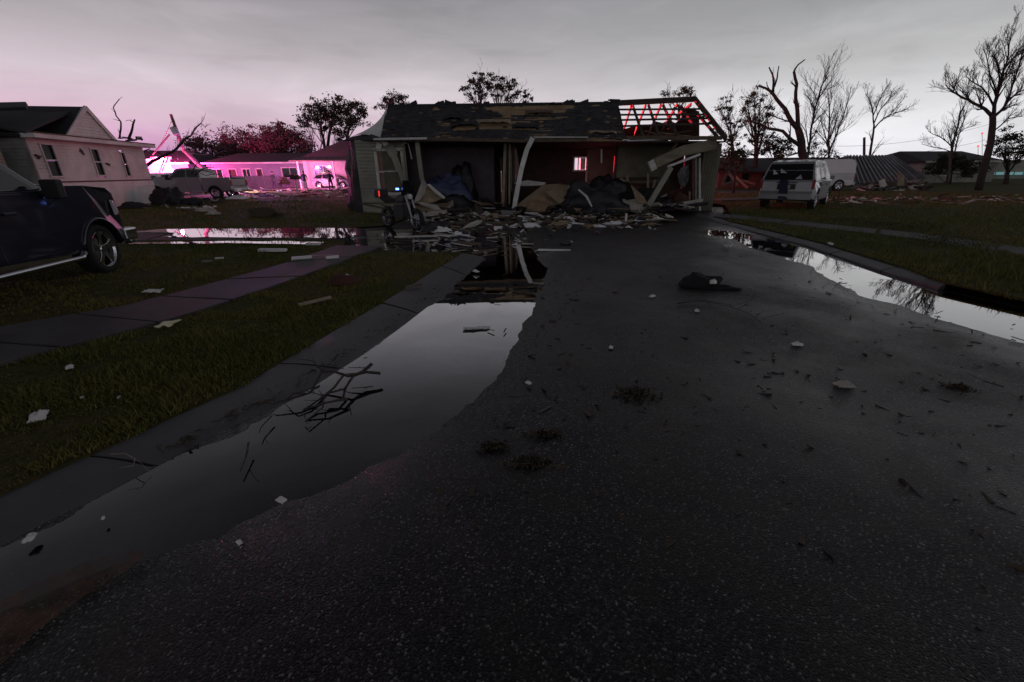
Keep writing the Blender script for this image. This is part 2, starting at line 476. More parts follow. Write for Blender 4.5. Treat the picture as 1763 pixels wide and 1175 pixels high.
# --- standing water
def water_mat():
    m = bpy.data.materials.new('still_water'); m.use_nodes = True
    t = NT(m.node_tree)
    for n in list(m.node_tree.nodes): m.node_tree.nodes.remove(n)
    tcn = t.n('ShaderNodeTexCoord')
    n1 = t.n('ShaderNodeTexNoise', ins={'Vector': (tcn, 'Object'), 'Scale': 3.0, 'Detail': 2.0})
    bp = t.n('ShaderNodeBump', ins={'Height': (n1, 0), 'Strength': 0.06, 'Distance': 0.01})
    fr0 = t.n('ShaderNodeFresnel', ins={'IOR': 1.42, 'Normal': (bp, 0)})
    fr = t.ramp((fr0, 0), [(0.0, 0.0), (0.035, 0.04), (0.07, 0.13), (0.12, 0.34), (0.2, 0.66), (0.4, 0.9), (1.0, 1.0)])
    gl = t.n('ShaderNodeBsdfGlossy', ins={'Color': (0.95, 0.95, 0.95, 1), 'Roughness': 0.015, 'Normal': (bp, 0)})
    tr = t.n('ShaderNodeBsdfTransparent', ins={0: (0.62, 0.6, 0.55, 1)})
    mx = t.n('ShaderNodeMixShader', ins={0: (fr, 0), 1: (tr, 0), 2: (gl, 0)})
    t.n('ShaderNodeOutputMaterial', ins={0: (mx, 0)})
    return m
water = water_mat()
def water_sheet(name, poly, z, step=0.0):
    ar = sum(poly[i][0] * poly[(i + 1) % len(poly)][1] - poly[(i + 1) % len(poly)][0] * poly[i][1] for i in range(len(poly)))
    if ar < 0: poly = poly[::-1]
    mb = MB(); mb.add([(p[0], p[1], z) for p in poly], [tuple(range(len(poly)))])
    o = mb.build(name, water, kind='structure', recalc=False)
    return o
def grow_poly(poly, d):
    a = np.array(poly); c = a.mean(0); n = len(a); out = []
    area = 0.5 * sum(a[i][0] * a[(i + 1) % n][1] - a[(i + 1) % n][0] * a[i][1] for i in range(n)); s = 1 if area > 0 else -1
    for i in range(n):
        e = a[(i + 1) % n] - a[i - 1]; e = e / (np.hypot(*e) + 1e-9); out.append((a[i][0] + s * e[1] * d, a[i][1] - s * e[0] * d))
    return out
# water sheets a little bigger than the hollows: the shore is where the road surface rises through them
def clipx(poly, l, r):
    return [(min(max(x, l(y)), r(y)), y) for x, y in poly]
wl = [(-3.0, 0.25), *[(x + 0.0, y) for x, y in LK_in[1:9]], (-0.62, 8.55), (-3.1, 9.05), (-4.75, 9.6), (-5.6, 13.2), (-2.4, 13.6), (0.2, 12.6), (1.4, 10.5), (1.5, 8), (1.3, 5.5), (0.8, 3.4), (0.3, 2.2), (-0.4, 1.2), (-1.4, 0.5)]
water_sheet('puddle', wl, WATER_Z)
wr = [(4.2, 12.9), (6.3, 12.6), (6.4, 11.1), (6.36, 9.3), (6.1, 7.7), (5.93, 6.6), (5.86, 5.7), (6.13, 4.84), (6.58, 3.6), (7.28, 2.2), (5.0, 2.4), (4.0, 3.7), (3.9, 5.4), (4.2, 7.6), (4.3, 10)]
water_sheet('puddle', wr, WATER_Z)

# --- concrete gutter strips (kerbs), one slab after another with joints
gutter_mat = M('gutter_concrete', (0.075, 0.078, 0.082), 0.55, 0.3, 2.0, bump=0.35, bscale=90, dirt=0.4)
def resample(line, step):
    a = np.array(line, float); d = np.r_[0, np.cumsum(np.hypot(*np.diff(a, axis=0).T))]
    q = np.arange(0, d[-1], step); return np.c_[np.interp(q, d, a[:, 0]), np.interp(q, d, a[:, 1])]
def kerb(outer, inner, zo, zi, root, seglen=3.0, sub=6):
    t = np.linspace(0, 1, 60); n = 0
    fo = lambda q: np.array([np.interp(q, np.linspace(0, 1, len(outer)), [p[0] for p in outer]), np.interp(q, np.linspace(0, 1, len(outer)), [p[1] for p in outer])])
    fi = lambda q: np.array([np.interp(q, np.linspace(0, 1, len(inner)), [p[0] for p in inner]), np.interp(q, np.linspace(0, 1, len(inner)), [p[1] for p in inner])])
    nseg = root[1]
    for k in range(nseg):
        mb = MB(); qs = np.linspace(k / nseg + 0.002, (k + 1) / nseg - 0.002, sub + 1); rows = []
        for q in qs:
            o, i = fo(q), fi(q); r = []
            for s in np.linspace(0, 1, 5):
                p = o * (1 - s) + i * s
                z = zo * (1 - s) + zi * s + 0.012 * math.sin(math.pi * s) + 0.004 * (mnoise.noise(Vector((p[0] * 3, p[1] * 3, 0))))
                r.append((p[0], p[1], z))
            rows.append(r)
        vs = [p for r in rows for p in r]; fs = []
        for a in range(sub):
            for b in range(4): fs.append((a * 5 + b, a * 5 + b + 1, (a + 1) * 5 + b + 1, (a + 1) * 5 + b))
        base = len(vs); vs += [(x, y, z - 0.15) for x, y, z in vs]
        for a in range(sub):
            fs.append((a * 5, (a + 1) * 5, base + (a + 1) * 5, base + a * 5)); fs.append((a * 5 + 4, base + a * 5 + 4, base + (a + 1) * 5 + 4, (a + 1) * 5 + 4))
        for b in range(4):
            fs.append((b, base + b, base + b + 1, b + 1)); e = sub * 5; fs.append((e + b, e + b + 1, base + e + b + 1, base + e + b))
        mb.add(vs, fs); mb.build('kerb_slab', gutter_mat, root[0], smooth=False)
kr = thing('kerb', (0, 0, 0), None, None); kr['kind'] = 'structure'
kerb(LK_out, LK_in, 0.045, -0.018, (kr, 5))
kr2 = thing('kerb', (6, 6, 0), None, None); kr2['kind'] = 'structure'
RK_out = [(x + 0.3 * min(1, max(0, (y - 5.3) / 1.2)), y + 0.02) for x, y in RK_in]
kerb(RK_out[4:], RK_in[4:], 0.066, 0.02, (kr2, 5))

# --- lawns
def lawn_mat():
    m = bpy.data.materials.new('lawn_soil'); m.use_nodes = True
    t = NT(m.node_tree); bs = m.node_tree.nodes['Principled BSDF']; L = m.node_tree.links
    tcn = t.n('ShaderNodeTexCoord'); ob = (tcn, 'Object')
    n1 = t.n('ShaderNodeTexNoise', ins={'Vector': ob, 'Scale': 0.35, 'Detail': 8.0, 'Roughness': 0.7})
    n2 = t.n('ShaderNodeTexNoise', ins={'Vector': ob, 'Scale': 18.0, 'Detail': 6.0, 'Roughness': 0.75})
    c1 = t.ramp((n1, 0), [(0.35, (0.06, 0.078, 0.018)), (0.5, (0.085, 0.082, 0.024)), (0.68, (0.1, 0.075, 0.03))])
    c2 = t.ramp((n2, 0), [(0.3, 0.25), (0.55, 1.0), (0.75, 1.5)])
    c3 = t.mix(1.0, (c1, 0), (c2, 0), 'MULTIPLY')
    L.new(c3.outputs[2], bs.inputs['Base Color'])
    bs.inputs['Roughness'].default_value = 0.95; bs.inputs['Specular IOR Level'].default_value = 0.15
    bp = t.n('ShaderNodeBump', ins={'Height': (n2, 0), 'Strength': 1.0, 'Distance': 0.05})
    L.new(bp.outputs[0], bs.inputs['Normal'])
    return m
lawn = lawn_mat()
def lawn_z(x, y): return 0.045 + fnoise(x, y, 11, 4, 0.5) * 0.05
Yl = np.concatenate([np.linspace(0.2, 8.6, 60), np.array([8.62, 8.9, 9.3]), np.linspace(9.6, 14, 26), np.linspace(14.5, 62, 70)])
xl = np.where(Yl <= 8.6, interp(LK_out, Yl), np.interp(Yl, [8.6, 9.3, 13.0, 13.6, 20, 62], [-0.98, -3.62, -4.8, -3.82, -3.62, -3.62]))
s = np.linspace(0, 1, 120) ** 2.2
Xl = xl[:, None] - (s * 70)[None, :]
Yy = np.repeat(Yl[:, None], 120, 1)
Zl = lawn_z(Xl, Yy); Zl[:, 0] = 0.04
grid_obj('lawn', Xl[:, ::-1], Yy[:, ::-1], Zl[:, ::-1], lawn)
xr = np.where(Yl < 14, interp(RK_out, Yl) - 0.02, np.interp(Yl, [14, 15, 20, 62], [6.9, 7.5, 9.6, 9.6]))
Xr = xr[:, None] + (s * 90)[None, :]
Zr = lawn_z(Xr, Yy) + 0.02 + 0.04 * np.clip((Xr - 8) / 10, 0, 1); Zr[:, 0] = 0.09
grid_obj('lawn', Xr, Yy, Zr, lawn)
gx, gy = np.meshgrid(np.concatenate([[-900, -300], np.linspace(-120, 120, 40), [300, 900]]), np.concatenate([[-300, -50], np.linspace(-10, 120, 30), [250, 500, 1200]]))
grid_obj('ground', gx, gy, np.full(gx.shape, -0.12), lawn)

# --- pavements: slabs
slab_mat = M('pavement_concrete', (0.085, 0.083, 0.08), 0.7, 0.4, 1.6, spec=.2, bump=0.3, bscale=70, dirt=0.55)
def pavement(name, A, B, n, z, label=None):
    root = thing(name, (A[0][0], A[0][1], 0), None, None); root['kind'] = 'structure'
    fa = lambda q: Vector((np.interp(q, np.linspace(0, 1, len(A)), [p[0] for p in A]), np.interp(q, np.linspace(0, 1, len(A)), [p[1] for p in A]), 0))
    fb = lambda q: Vector((np.interp(q, np.linspace(0, 1, len(B)), [p[0] for p in B]), np.interp(q, np.linspace(0, 1, len(B)), [p[1] for p in B]), 0))
    rd = random.Random(5)
    for k in range(n):
        q0, q1 = k / n + 0.0022, (k + 1) / n - 0.0022
        zz_ = [z + rd.uniform(-0.006, 0.006) for _ in range(4)]
        a, b, c, d = fa(q0), fa(q1), fb(q1), fb(q0)
        mid = [(fa((q0 + q1) / 2)), (fb((q0 + q1) / 2))]
        mb = MB()
        mb.slab([Vector((a.x, a.y, zz_[0])), Vector((mid[0].x, mid[0].y, (zz_[0] + zz_[1]) / 2)), Vector((b.x, b.y, zz_[1])), Vector((c.x, c.y, zz_[2])), Vector((mid[1].x, mid[1].y, (zz_[2] + zz_[3]) / 2)), Vector((d.x, d.y, zz_[3]))], 0.12, (0, 0, 1))
        mb.build('paving_slab', slab_mat, root, bevel=0.012)
    return root
# left pavement
pavement('pavement', [(-7.6, 1.6), (-6.2, 3.2), (-5.42, 4.24), (-4.73, 5.04), (-4.44, 6.0), (-4.06, 7.35), (-3.85, 9.6)], [(-5.4, 1.3), (-4.6, 3.0), (-4.0, 3.96), (-3.69, 4.68), (-3.36, 5.96), (-3.05, 8.0), (-2.75, 9.4)], 7, 0.075)
# flooded drive to the left house
drv = pavement('driveway', [(-24, 10.9), (-3.9, 10.55)], [(-24, 12.9), (-4.7, 12.72)], 8, 0.07)
def blob_poly(pts, seed, amp, step=0.25):
    rs = resample(pts + [pts[0]], step); out = []
    for i, (x, y) in enumerate(rs):
        out.append((x + amp * 2 * mnoise.noise(Vector((x * 1.3, y * 1.3, seed))) + amp * mnoise.noise(Vector((x * 4, y * 4, seed + 9))), y + amp * mnoise.noise(Vector((x * 1.3, y * 1.3, seed + 5))) + amp * 0.6 * mnoise.noise(Vector((x * 5, y * 5, seed + 19)))))
    return out
water_sheet('puddle', blob_poly([(-8.9, 11.05), (-4.2, 10.6), (-3.6, 11.2), (-4.2, 12.5), (-6, 12.72), (-10.2, 12.75), (-10.3, 12.0), (-9.1, 11.9)], 3, 0.1), 0.088)
water_sheet('puddle', blob_poly([(-9.5, 10.2), (-7.5, 10.3), (-5.3, 10.2), (-4.2, 9.95), (-4.3, 9.6), (-6, 9.95), (-9.6, 9.95)], 8, 0.08), 0.08)
# right pavement, sunk in the grass
pavement('pavement', [(6.9, 15.2), (9.08, 9.94), (9.3, 7.69), (9.8, 5.5), (10.5, 3)], [(7.7, 15.9), (9.9, 10.9), (10.15, 8.37), (10.7, 6), (11.5, 3)], 9, 0.078)
pavement('pavement', [(10.6, 22.5), (14.5, 23.5)], [(10.8, 24.1), (14.6, 25.2)], 2, 0.13)
pavement('driveway', [(14.2, 29.5), (24, 33.8)], [(14.6, 32.6), (24, 36.5)], 3, 0.11)

# wet street in the lit yard beyond
grid_obj('street', *np.meshgrid(np.linspace(-62, -13.5, 40), np.linspace(42.5, 48.6, 8)), np.full((8, 40), 0.13), M('wet_street', (.09, .085, .08), .28, .5, .8, bump=.35, bscale=9))
# --- grass blades (three patches, one mesh each)
def grass_mat():
    m = bpy.data.materials.new('grass_blade'); m.use_nodes = True
    t = NT(m.node_tree); bs = m.node_tree.nodes['Principled BSDF']; L = m.node_tree.links
    at = t.n('ShaderNodeAttribute', attribute_name='tone')
    L.new(at.outputs['Color'], bs.inputs['Base Color'])
    bs.inputs['Roughness'].default_value = 0.7; bs.inputs['Specular IOR Level'].default_value = 0.25
    return m
grassm = grass_mat()
def inpoly(x, y, poly): return sdist(x, y, poly) < 0
EXCL = []
def grass(name, x, y, z, hgt, seed):
    r = np.random.default_rng(seed); n = len(x)
    tuft = np.clip(fnoise(x, y, 21, 4, 2.6) * 2.2 + 0.6, 0.12, 1.5)
    h = hgt * r.uniform(0.5, 1.3, n) * tuft * 1.3
    a = r.uniform(0, 2 * np.pi, n); wdt = r.uniform(0.0022, 0.005, n) * (1 + np.hypot(x, y) * 0.11)
    ln = h * r.uniform(0.2, 0.95, n); b = r.uniform(0, 2 * np.pi, n)
    p0 = np.stack([x - np.cos(a) * wdt, y - np.sin(a) * wdt, z], -1); p1 = np.stack([x + np.cos(a) * wdt, y + np.sin(a) * wdt, z], -1)
    p2 = np.stack([x + np.cos(b) * ln, y + np.sin(b) * ln, z + h], -1)
    vs = np.stack([p0, p1, p2], 1).reshape(-1, 3)
    me = bpy.data.meshes.new(name); me.vertices.add(n * 3); me.vertices.foreach_set('co', vs.ravel())
    me.loops.add(n * 3); me.loops.foreach_set('vertex_index', np.arange(n * 3, dtype=np.int32))
    me.polygons.add(n); me.polygons.foreach_set('loop_start', np.arange(0, n * 3, 3, dtype=np.int32))
    me.update(calc_edges=True)
    big = fnoise(x, y, 33, 4, 0.45); k = np.clip((big + 0.06 + r.normal(0, 0.09, n)) * 3.2 + 0.42, 0, 1)[:, None]
    green = np.array([[0.078, 0.108, 0.020]]); brown = np.array([[0.180, 0.150, 0.040]])
    col = (green * (1 - k) + brown * k) * r.uniform(0.55, 1.35, n)[:, None]
    c4 = np.ones((n, 3, 4)); c4[:, :, :3] = col[:, None, :]
    ca = me.color_attributes.new('tone', 'FLOAT_COLOR', 'POINT'); ca.data.foreach_set('color', c4.ravel())
    me.materials.append(grassm)
    o = bpy.data.objects.new(name, me); COL.objects.link(o); tag(o, kind='stuff'); return o
def sprinkle(n, xr_, yr_, dens, seed):
    r = np.random.default_rng(seed); x = r.uniform(*xr_, n); y = r.uniform(*yr_, n)
    d = np.hypot(x, y); keep = r.random(n) < np.clip(dens(x, y, d), 0, 1)
    return x[keep], y[keep]
pavL = [(-7.6, 1.6), (-6.2, 3.2), (-5.42, 4.24), (-4.73, 5.04), (-4.44, 6.0), (-4.06, 7.35), (-3.85, 9.6), (-2.75, 9.4), (-3.05, 8.0), (-3.36, 5.96), (-3.69, 4.68), (-4.0, 3.96), (-4.6, 3.0), (-5.4, 1.3)]
x, y = sprinkle(330000, (-8.5, -0.6), (0.9, 9.2), lambda x, y, d: (14 / (d * d)) * (x < np.interp(y, [p[1] for p in LK_out], [p[0] for p in LK_out]) + 0.03 * np.sin(y * 9) - 0.01), 1)
k = ~inpoly(x, y, pavL) & ((y < 8.65) | (x < -3.9)); x, y = x[k], y[k]
grass('grass', x, y, lawn_z(x, y) - 0.004, 0.042, 2)
x, y = sprinkle(260000, (-26, -3.0), (8.2, 27), lambda x, y, d: 90 / (d * d), 4)
edge = np.interp(y, [8.2, 9.3, 13.0, 13.6, 20, 27], [-4.0, -3.9, -4.9, -3.9, -3.9, -3.9])
k = (x < edge) & ~((y > 10.5 + 0.06 * np.sin(x * 7)) & (y < 12.9)) & ~inpoly(x, y, pavL); x, y = x[k], y[k]
grass('grass', x, y, lawn_z(x, y) - 0.005, 0.075, 5)
pavR = [(6.9, 15.2), (9.08, 9.94), (9.3, 7.69), (9.8, 5.5), (10.5, 3), (11.5, 3), (10.7, 6), (10.15, 8.37), (9.9, 10.9), (7.7, 15.9)]
x, y = sprinkle(520000, (6.0, 30), (1.2, 30), lambda x, y, d: 60 / (d * d), 6)
k = (x > np.where(y < 14, interp(RK_out, y) - 0.04 - 0.04 * (y < 7), np.interp(y, [14, 15, 20, 62], [6.9, 7.5, 9.6, 9.6]))) & ~((sdist(x, y, pavR) < 0.0) & (fnoise(x, y, 44, 3, 0.8) < 0.03)); x, y = x[k], y[k]
grass('grass', x, y, lawn_z(x, y) + 0.02 + 0.04 * np.clip((x - 8) / 10, 0, 1) - 0.004, 0.085, 7)

# ================================================================== RUINED HOUSE ACROSS THE ROAD
FY = 18.0            # front wall plane
def FW(u, v, Y=FY): return P(u, v, Y)
hs = thing('ruined_house', (1.0, 18.0, 0.0), 'long single-storey house with torn dark shingle roof blown across the end of the road', 'house')
rd = random.Random(12)

def lap_wall(A, B, z0, z1, pitch, hole=None, out=(0, -1, 0), top=None, wob=0.004):
    """lap siding boards from A to B (xy), each lapped over the one below; hole=(s0,s1,z0,z1) left out"""
    mb = MB(); A = Vector((A[0], A[1], 0)); B = Vector((B[0], B[1], 0)); d = B - A; L = d.length; d.normalize(); o = Vector(out)
    n = int(math.ceil((z1 - z0) / pitch)); r_ = random.Random(3)
    for k in range(n):
        za = z0 + k * pitch; zb = min(z1, za + pitch)
        spans = [(0, L)]
        if hole:
            hs_ = hole if isinstance(hole, list) else [hole]
            for h0, h1, hz0, hz1 in hs_:
                if za < hz1 - 0.02 and zb > hz0 + 0.02:
                    ns = []
                    for a, b in spans:
                        if h1 <= a or h0 >= b: ns.append((a, b)); continue
                        if a < h0: ns.append((a, h0))
                        if b > h1: ns.append((h1, b))
                    spans = ns
        for a, b in spans:
            if top:
                b = min(b, top(za)[1]); a = max(a, top(za)[0])
                if b - a < 0.03: continue
            j = r_.uniform(-wob, wob)
            p = [A + d * a, A + d * b]
            vs = []
            for q in p:
                vs += [q + o * (0.048 + j) + Vector((0, 0, za - 0.01)), q + o * (0.012 + j) + Vector((0, 0, zb - 0.001)), q - o * 0.05 + Vector((0, 0, zb - 0.001)), q - o * 0.05 + Vector((0, 0, za - 0.01))]
            mb.add(vs, [(0, 4, 5, 1), (1, 5, 6, 2), (2, 6, 7, 3), (3, 7, 4, 0), (0, 1, 2, 3), (4, 7, 6, 5)])
    return mb

# -- left wing wall with its window
wx0, wx1 = -5.95, -3.62
win = (FW(648, 262).x, FW(697, 330).x, 0.80, 2.36)
lap_wall((wx0, FY), (wx1 - 0.42, FY), 0.0, 2.72, 0.125, (win[0] - wx0, win[1] - wx0, win[2], win[3])).build('wall', siding_grey, hs)
mb = MB(); mb.box((-4.85, FY - 0.05, 0.42), (2.4, 0.03, 0.05)); mb.bar((-5.9, FY - 0.06, 0.40), (-4.6, FY - 0.1, -0.0 + 0.12), 0.04, 0.05)
mb.bar((-5.2, FY - 0.06, 0.36), (-3.9, FY - 0.14, 0.1), 0.04, 0.05); mb.build('loose_siding', old_wood, hs)
wo_ = MB()
x0, x1, z0, z1 = win; fw = 0.11
for c, sz in ((((x0 + x1) / 2, FY - 0.04, z1 + 0.02), (x1 - x0 + 2 * fw, 0.06, fw)), (((x0 + x1) / 2, FY - 0.05, z0 - 0.03), (x1 - x0 + 2 * fw + .06, 0.09, fw)), ((x0 - fw / 2 + .02, FY - 0.04, (z0 + z1) / 2), (fw, 0.06, z1 - z0)), ((x1 + fw / 2 - .02, FY - 0.04, (z0 + z1) / 2), (fw, 0.06, z1 - z0))):
    wo_.box(c, sz)
wf = wo_.build('window', trim_white, hs)
MB().box(((x0 + x1) / 2, FY - 0.0, (z0 + z1) / 2 + 0.02), (x1 - x0, 0.05, 0.055)).build('sash_rail', trim_white, wf)
blind = M('window_blind', (0.17, 0.165, 0.12), 0.7, 0.2, 6.0, stretch=(1, 1, 12), dirt=0.3)
for a, b in ((z0, (z0 + z1) / 2), ((z0 + z1) / 2 + .045, z1)):
    m_ = MB()
    k = a
    while k < b - .02:
        m_.box(((x0 + x1) / 2, FY + 0.035, k + .018), (x1 - x0 - .02, 0.004, 0.036), Matrix.Rotation(R(14), 3, 'X')); k += .04
    m_.build('blind', blind, wf)
# torn felt skin at the wing's left end, wrapping back
mb = MB(); rows = []
for i in range(9):
    t = i / 8; row = []
    for j in range(7):
        s_ = j / 6
        top = FW(592 + 32 * s_, 243, 18.9 - 0.9 * s_); bot = FW(603 + 24 * s_, 366, 19.0 - 1.0 * s_)
        p = bot * t + top * (1 - t)
        p = p + Vector((0.07 * math.sin(7 * t + 2 * s_), -0.12 * math.sin(math.pi * s_) + 0.04 * math.sin(13 * t), 0))
        if s_ < 0.3: p.x += 0.1 * math.sin(11 * t + 1)
        p.z = max(p.z, 0.0); row.append(p)
    rows.append(row)
vs = [p for r_ in rows for p in r_]; fs = [(a * 7 + b, a * 7 + b + 1, (a + 1) * 7 + b + 1, (a + 1) * 7 + b) for a in range(8) for b in range(6)]
base = len(vs); vs += [p + Vector((0.1, 0.12, 0)) for p in vs[:base]]; fs += [tuple(base + i for i in f)[::-1] for f in fs]
mb.add(vs, fs); mb.build('torn_felt', tarpaper, hs)
MB().box((-6.2, 20.4, 1.3), (0.12, 3.6, 2.6)).build('end_wall', siding_grey, hs)

# -- torn trim board leaning over the window, flood lamps, black board in the gap
mb = MB(); pts = [FW(668, 248, 17.9), FW(678, 268, 17.85), FW(688, 295, 17.8), FW(701, 333, 17.75)]
for a, b, wd in zip(pts, pts[1:], (0.34, 0.24, 0.16)): mb.bar(a, b, wd, 0.03, (0, -1, 0))
mb.build('torn_trim', siding_grey, hs)
for u, v, a in ((653, 252, .35), (663, 246, -.5)):
    MB().box(FW(u, v, 17.75), (0.2, 0.14, 0.22), Matrix.Rotation(a, 3, 'Y')).build('floodlight', trim_white, hs, bevel=.015)
mb = MB(); q = [FW(692, 250, 17.9), FW(697, 246, 17.9), FW(703, 248, 17.9), FW(709, 274, 17.9)]
mb.tube(q, 0.025, 6); mb.build('hanging_conduit', trim_white, hs)
MB().box(((FW(690, 290).x + FW(716, 290).x) / 2, FY + .6, 1.3), (0.9, 0.06, 2.6)).build('inner_wall', black_sheet, hs)  # black board behind the opening, its darkness put into the colour

# bent porch post
mb = MB(); q = [FW(718, 241, 17.7), FW(722, 275, 17.7), FW(727, 310, 17.65), FW(735, 326, 17.6)]
for a, b in zip(q, q[1:]): mb.bar(a, b, 0.16, 0.12, (0, -1, 0))
mb.build('porch_post', siding_grey, hs)

# -- roof.  RY/RZ ridge, eave in front
RY = 19.2
ridgeL, ridgeM, ridgeR = P(666, 183, RY), P(1064, 178, RY), P(1195, 171, RY)
eY = 17.35
eavL, eavM, eavR = P(655, 239, eY), P(1078, 239, eY), P(1250, 239, 16.9)
backZ = 2.2; bY = 21.9
def front(s, t):
    """s 0..1 along the roof, t 0 eave..1 ridge"""
    a = eavL.lerp(eavM, s); b = ridgeL.lerp(ridgeM, s)
    p = a.lerp(b, t)
    sag = -0.05 * math.sin(math.pi * min(1, max(0, s))) * (1 - 0.4 * t) + 0.03 * math.sin(s * 17) * (1 - t)
    return p + Vector((0, 0, sag))
fn = (eavM - eavL).cross(ridgeL - eavL).normalized()
if fn.z < 0: fn = -fn
# sheathing boards (joined, 3 px each) - bent where torn
mb = MB(); nb = 13
for k in range(nb):
    t0, t1 = k / nb + .003, (k + 1) / nb - .003
    s0 = 0.0
    while s0 < 1:
        s1 = min(1, s0 + rd.uniform(.12, .3)); up = fn * rd.uniform(0, .012)
        mb.slab([front(s0 + .0006, t0) + up, front(s1 - .0006, t0) + up, front(s1 - .0006, t1) + up, front(s0 + .0006, t1) + up], 0.02, fn); s0 = s1
deck = mb.build('roof_boards', M('roof_board', (0.36, 0.25, 0.14), 0.75, 0.45, 1.6, dirt=0.45, bump=0.2, stretch=(0.5, 3, 3)), hs, kind='stuff')
# shingles, missing in torn patches
def px_s(u): return (u - 660) / (1072 - 660)
def px_t(v): return 1 - (v - 181) / 58.0
torn = [(px_s(900), px_t(191), .13, .12), (px_s(958), px_t(187), .05, .1), (px_s(838), px_t(219), .1, .06), (px_s(880), px_t(186), .12, .07), (px_s(930), px_t(184), .14, .05), (px_s(905), px_t(196), .12, .06), (px_s(870), px_t(203), .055, .05), (px_s(960), px_t(190), .07, .08), (px_s(820), px_t(217), .13, .045), (px_s(860), px_t(214), .08, .05), (px_s(800), px_t(221), .05, .05), (px_s(885), px_t(222), .09, .035), (px_s(1030), px_t(184), .05, .04), (px_s(1040), px_t(228), .06, .05), (px_s(965), px_t(203), .03, .03), (px_s(990), px_t(232), .05, .03), (px_s(748), px_t(188), .015, .05), (px_s(880), px_t(209), .1, .02), (px_s(1010), px_t(182), .05, .02)]
mb = MB(); rows_ = 19; tabs = 56
for k in range(rows_):
    off = (k % 2) * .5
    for j in range(-1, tabs):
        s0 = (j + off + .03) / tabs; s1 = (j + off + .97) / tabs
        s0 = max(0, s0); s1 = min(1, s1)
        if s1 - s0 < .004: continue
        t0 = k / rows_ - .006; t1 = min(1, (k + 1.25) / rows_)
        sm, tm = (s0 + s1) / 2, (t0 + t1) / 2
        nv = mnoise.noise(Vector((sm * 30, tm * 7, 2)))
        if any(((sm - a) / c) ** 2 + ((tm - b) / d) ** 2 < 1 + nv * 1.5 for a, b, c, d in torn): continue
        if mnoise.noise(Vector((sm * 55, tm * 17, 8))) > .47: continue
        lift = rd.uniform(0, .008) + (rd.uniform(.03, .1) if rd.random() < .03 else 0)
        b0 = fn * (0.026 + lift); b1 = fn * .016
        mb.slab([front(s0, t0) + b0, front(s1, t0) + b0, front(s1, t1) + b1, front(s0, t1) + b1], 0.006, fn, mi=rd.choice((0, 0, 1)))
mb.build('shingles', [M('shingle_grey', (0.05, 0.052, 0.056), 0.8, 0.35, 2.0, bump=.3, bscale=120), M('shingle_worn', (0.034, 0.033, 0.034), 0.85, 0.4, 2.0, bump=.3, bscale=120)], hs, kind='stuff')
# curled lifted sheets of roofing
for (u, v, wd, ht, up) in ((800, 216, 1.3, .35, .16), (850, 212, 1.6, .3, .12), (905, 219, 1.2, .28, .12), (930, 196, 1.3, .25, .1), (1035, 231, 1.2, .2, .1), (780, 205, .9, .25, .14), (960, 182, .8, .16, .12)):
    s_, t_ = px_s(u), px_t(v); m_ = MB(); n_ = 8; vs = []
    ds = wd / 11.0
    for i in range(n_ + 1):
        q = i / n_
        e = front(s_ + ds * (q - .5), t_ - ht / 4 + .02 * math.sin(q * 9)) + fn * (0.05 + up * (math.sin(math.pi * q) ** .7) * rd.uniform(.7, 1.2))
        f_ = front(s_ + ds * (q - .5), t_ + ht / 4) + fn * .05
        vs += [e, f_]
    m_.add(vs + [p - fn * .015 for p in vs], [(2 * i, 2 * i + 2, 2 * i + 3, 2 * i + 1) for i in range(n_)] + [(18 + 2 * i, 18 + 2 * i + 1, 18 + 2 * i + 3, 18 + 2 * i + 2) for i in range(n_)] + [(2 * i, 18 + 2 * i, 18 + 2 * i + 2, 2 * i + 2) for i in range(n_)])
    m_.build('torn_roofing', rd.choice((old_wood, plywood, tarpaper)), hs)
# loose bits standing up on the ridge
for u in (706, 748, 756, 770, 776, 838, 905, 975, 985, 990, 1012, 1050, 1062, 1066):
    p = front(px_s(u), 1.0) + Vector((0, 0, .05)); a = rd.uniform(-.5, .5)
    MB().box(p + Vector((0, 0, rd.uniform(0, .05))), (rd.uniform(.14, .4), .05, rd.uniform(.05, .14)), Matrix.Rotation(a, 3, 'Y'), jit=.02, rnd=rd).build('ridge_scrap', tarpaper, hs)
# ridge board, back slope
MB().bar(ridgeL, ridgeM, .14, .1).build('ridge_cap', tarpaper, hs)
mb = MB(); bl = Vector((ridgeL.x, bY, backZ)); bm_ = Vector((ridgeM.x, bY, backZ))
mb.slab([ridgeL + Vector((0, .06, -.03)), ridgeM + Vector((0, .06, -.03)), bm_, bl], .05, (0, .6, .8)); mb.build('back_roof', roof_dark, hs)
# fascia, gutter and eave boards
p0, p1, p2 = eavL + Vector((-.25, -.03, -.02)), P(760, 238.5, eY), P(915, 241, eY)
MB().bar(p0, P(735, 238.5, eY - .03), .04, .07, (0, 0, 1)).build('fascia', white_paint, hs)
MB().bar(P(735, 239.5, eY), P(905, 243, eY), .05, .1).build('fascia', old_wood, hs)
MB().bar(P(905, 242, eY), P(1010, 241, eY), .05, .12).build('fascia', old_wood, hs)
MB().bar(P(920, 236.5, eY - .06), P(1012, 236.5, eY - .06), .05, .03).build('drip_edge', white_paint, hs)
MB().bar(P(1010, 240.5, eY), P(1072, 241, eY), .05, .12).build('fascia', raw_wood, hs)
MB().bar(P(1040, 238, eY), P(1085, 242, eY), .05, .04).build('drip_edge', steel, hs)
MB().bar(P(1080, 243, eY), P(1160, 240, eY), .04, .03).build('drip_edge', steel, hs)
MB().slab([P(655, 241, eY + .02) + Vector((0, 0, 0)), P(1250, 243, eY + .02), P(1240, 243, eY + .02) + Vector((.1, 1.6, .02)), P(655, 241, eY + .02) + Vector((0, 1.6, .02))], .05, (0, 0, 1)).build('porch_ceiling', dark_wood, hs)
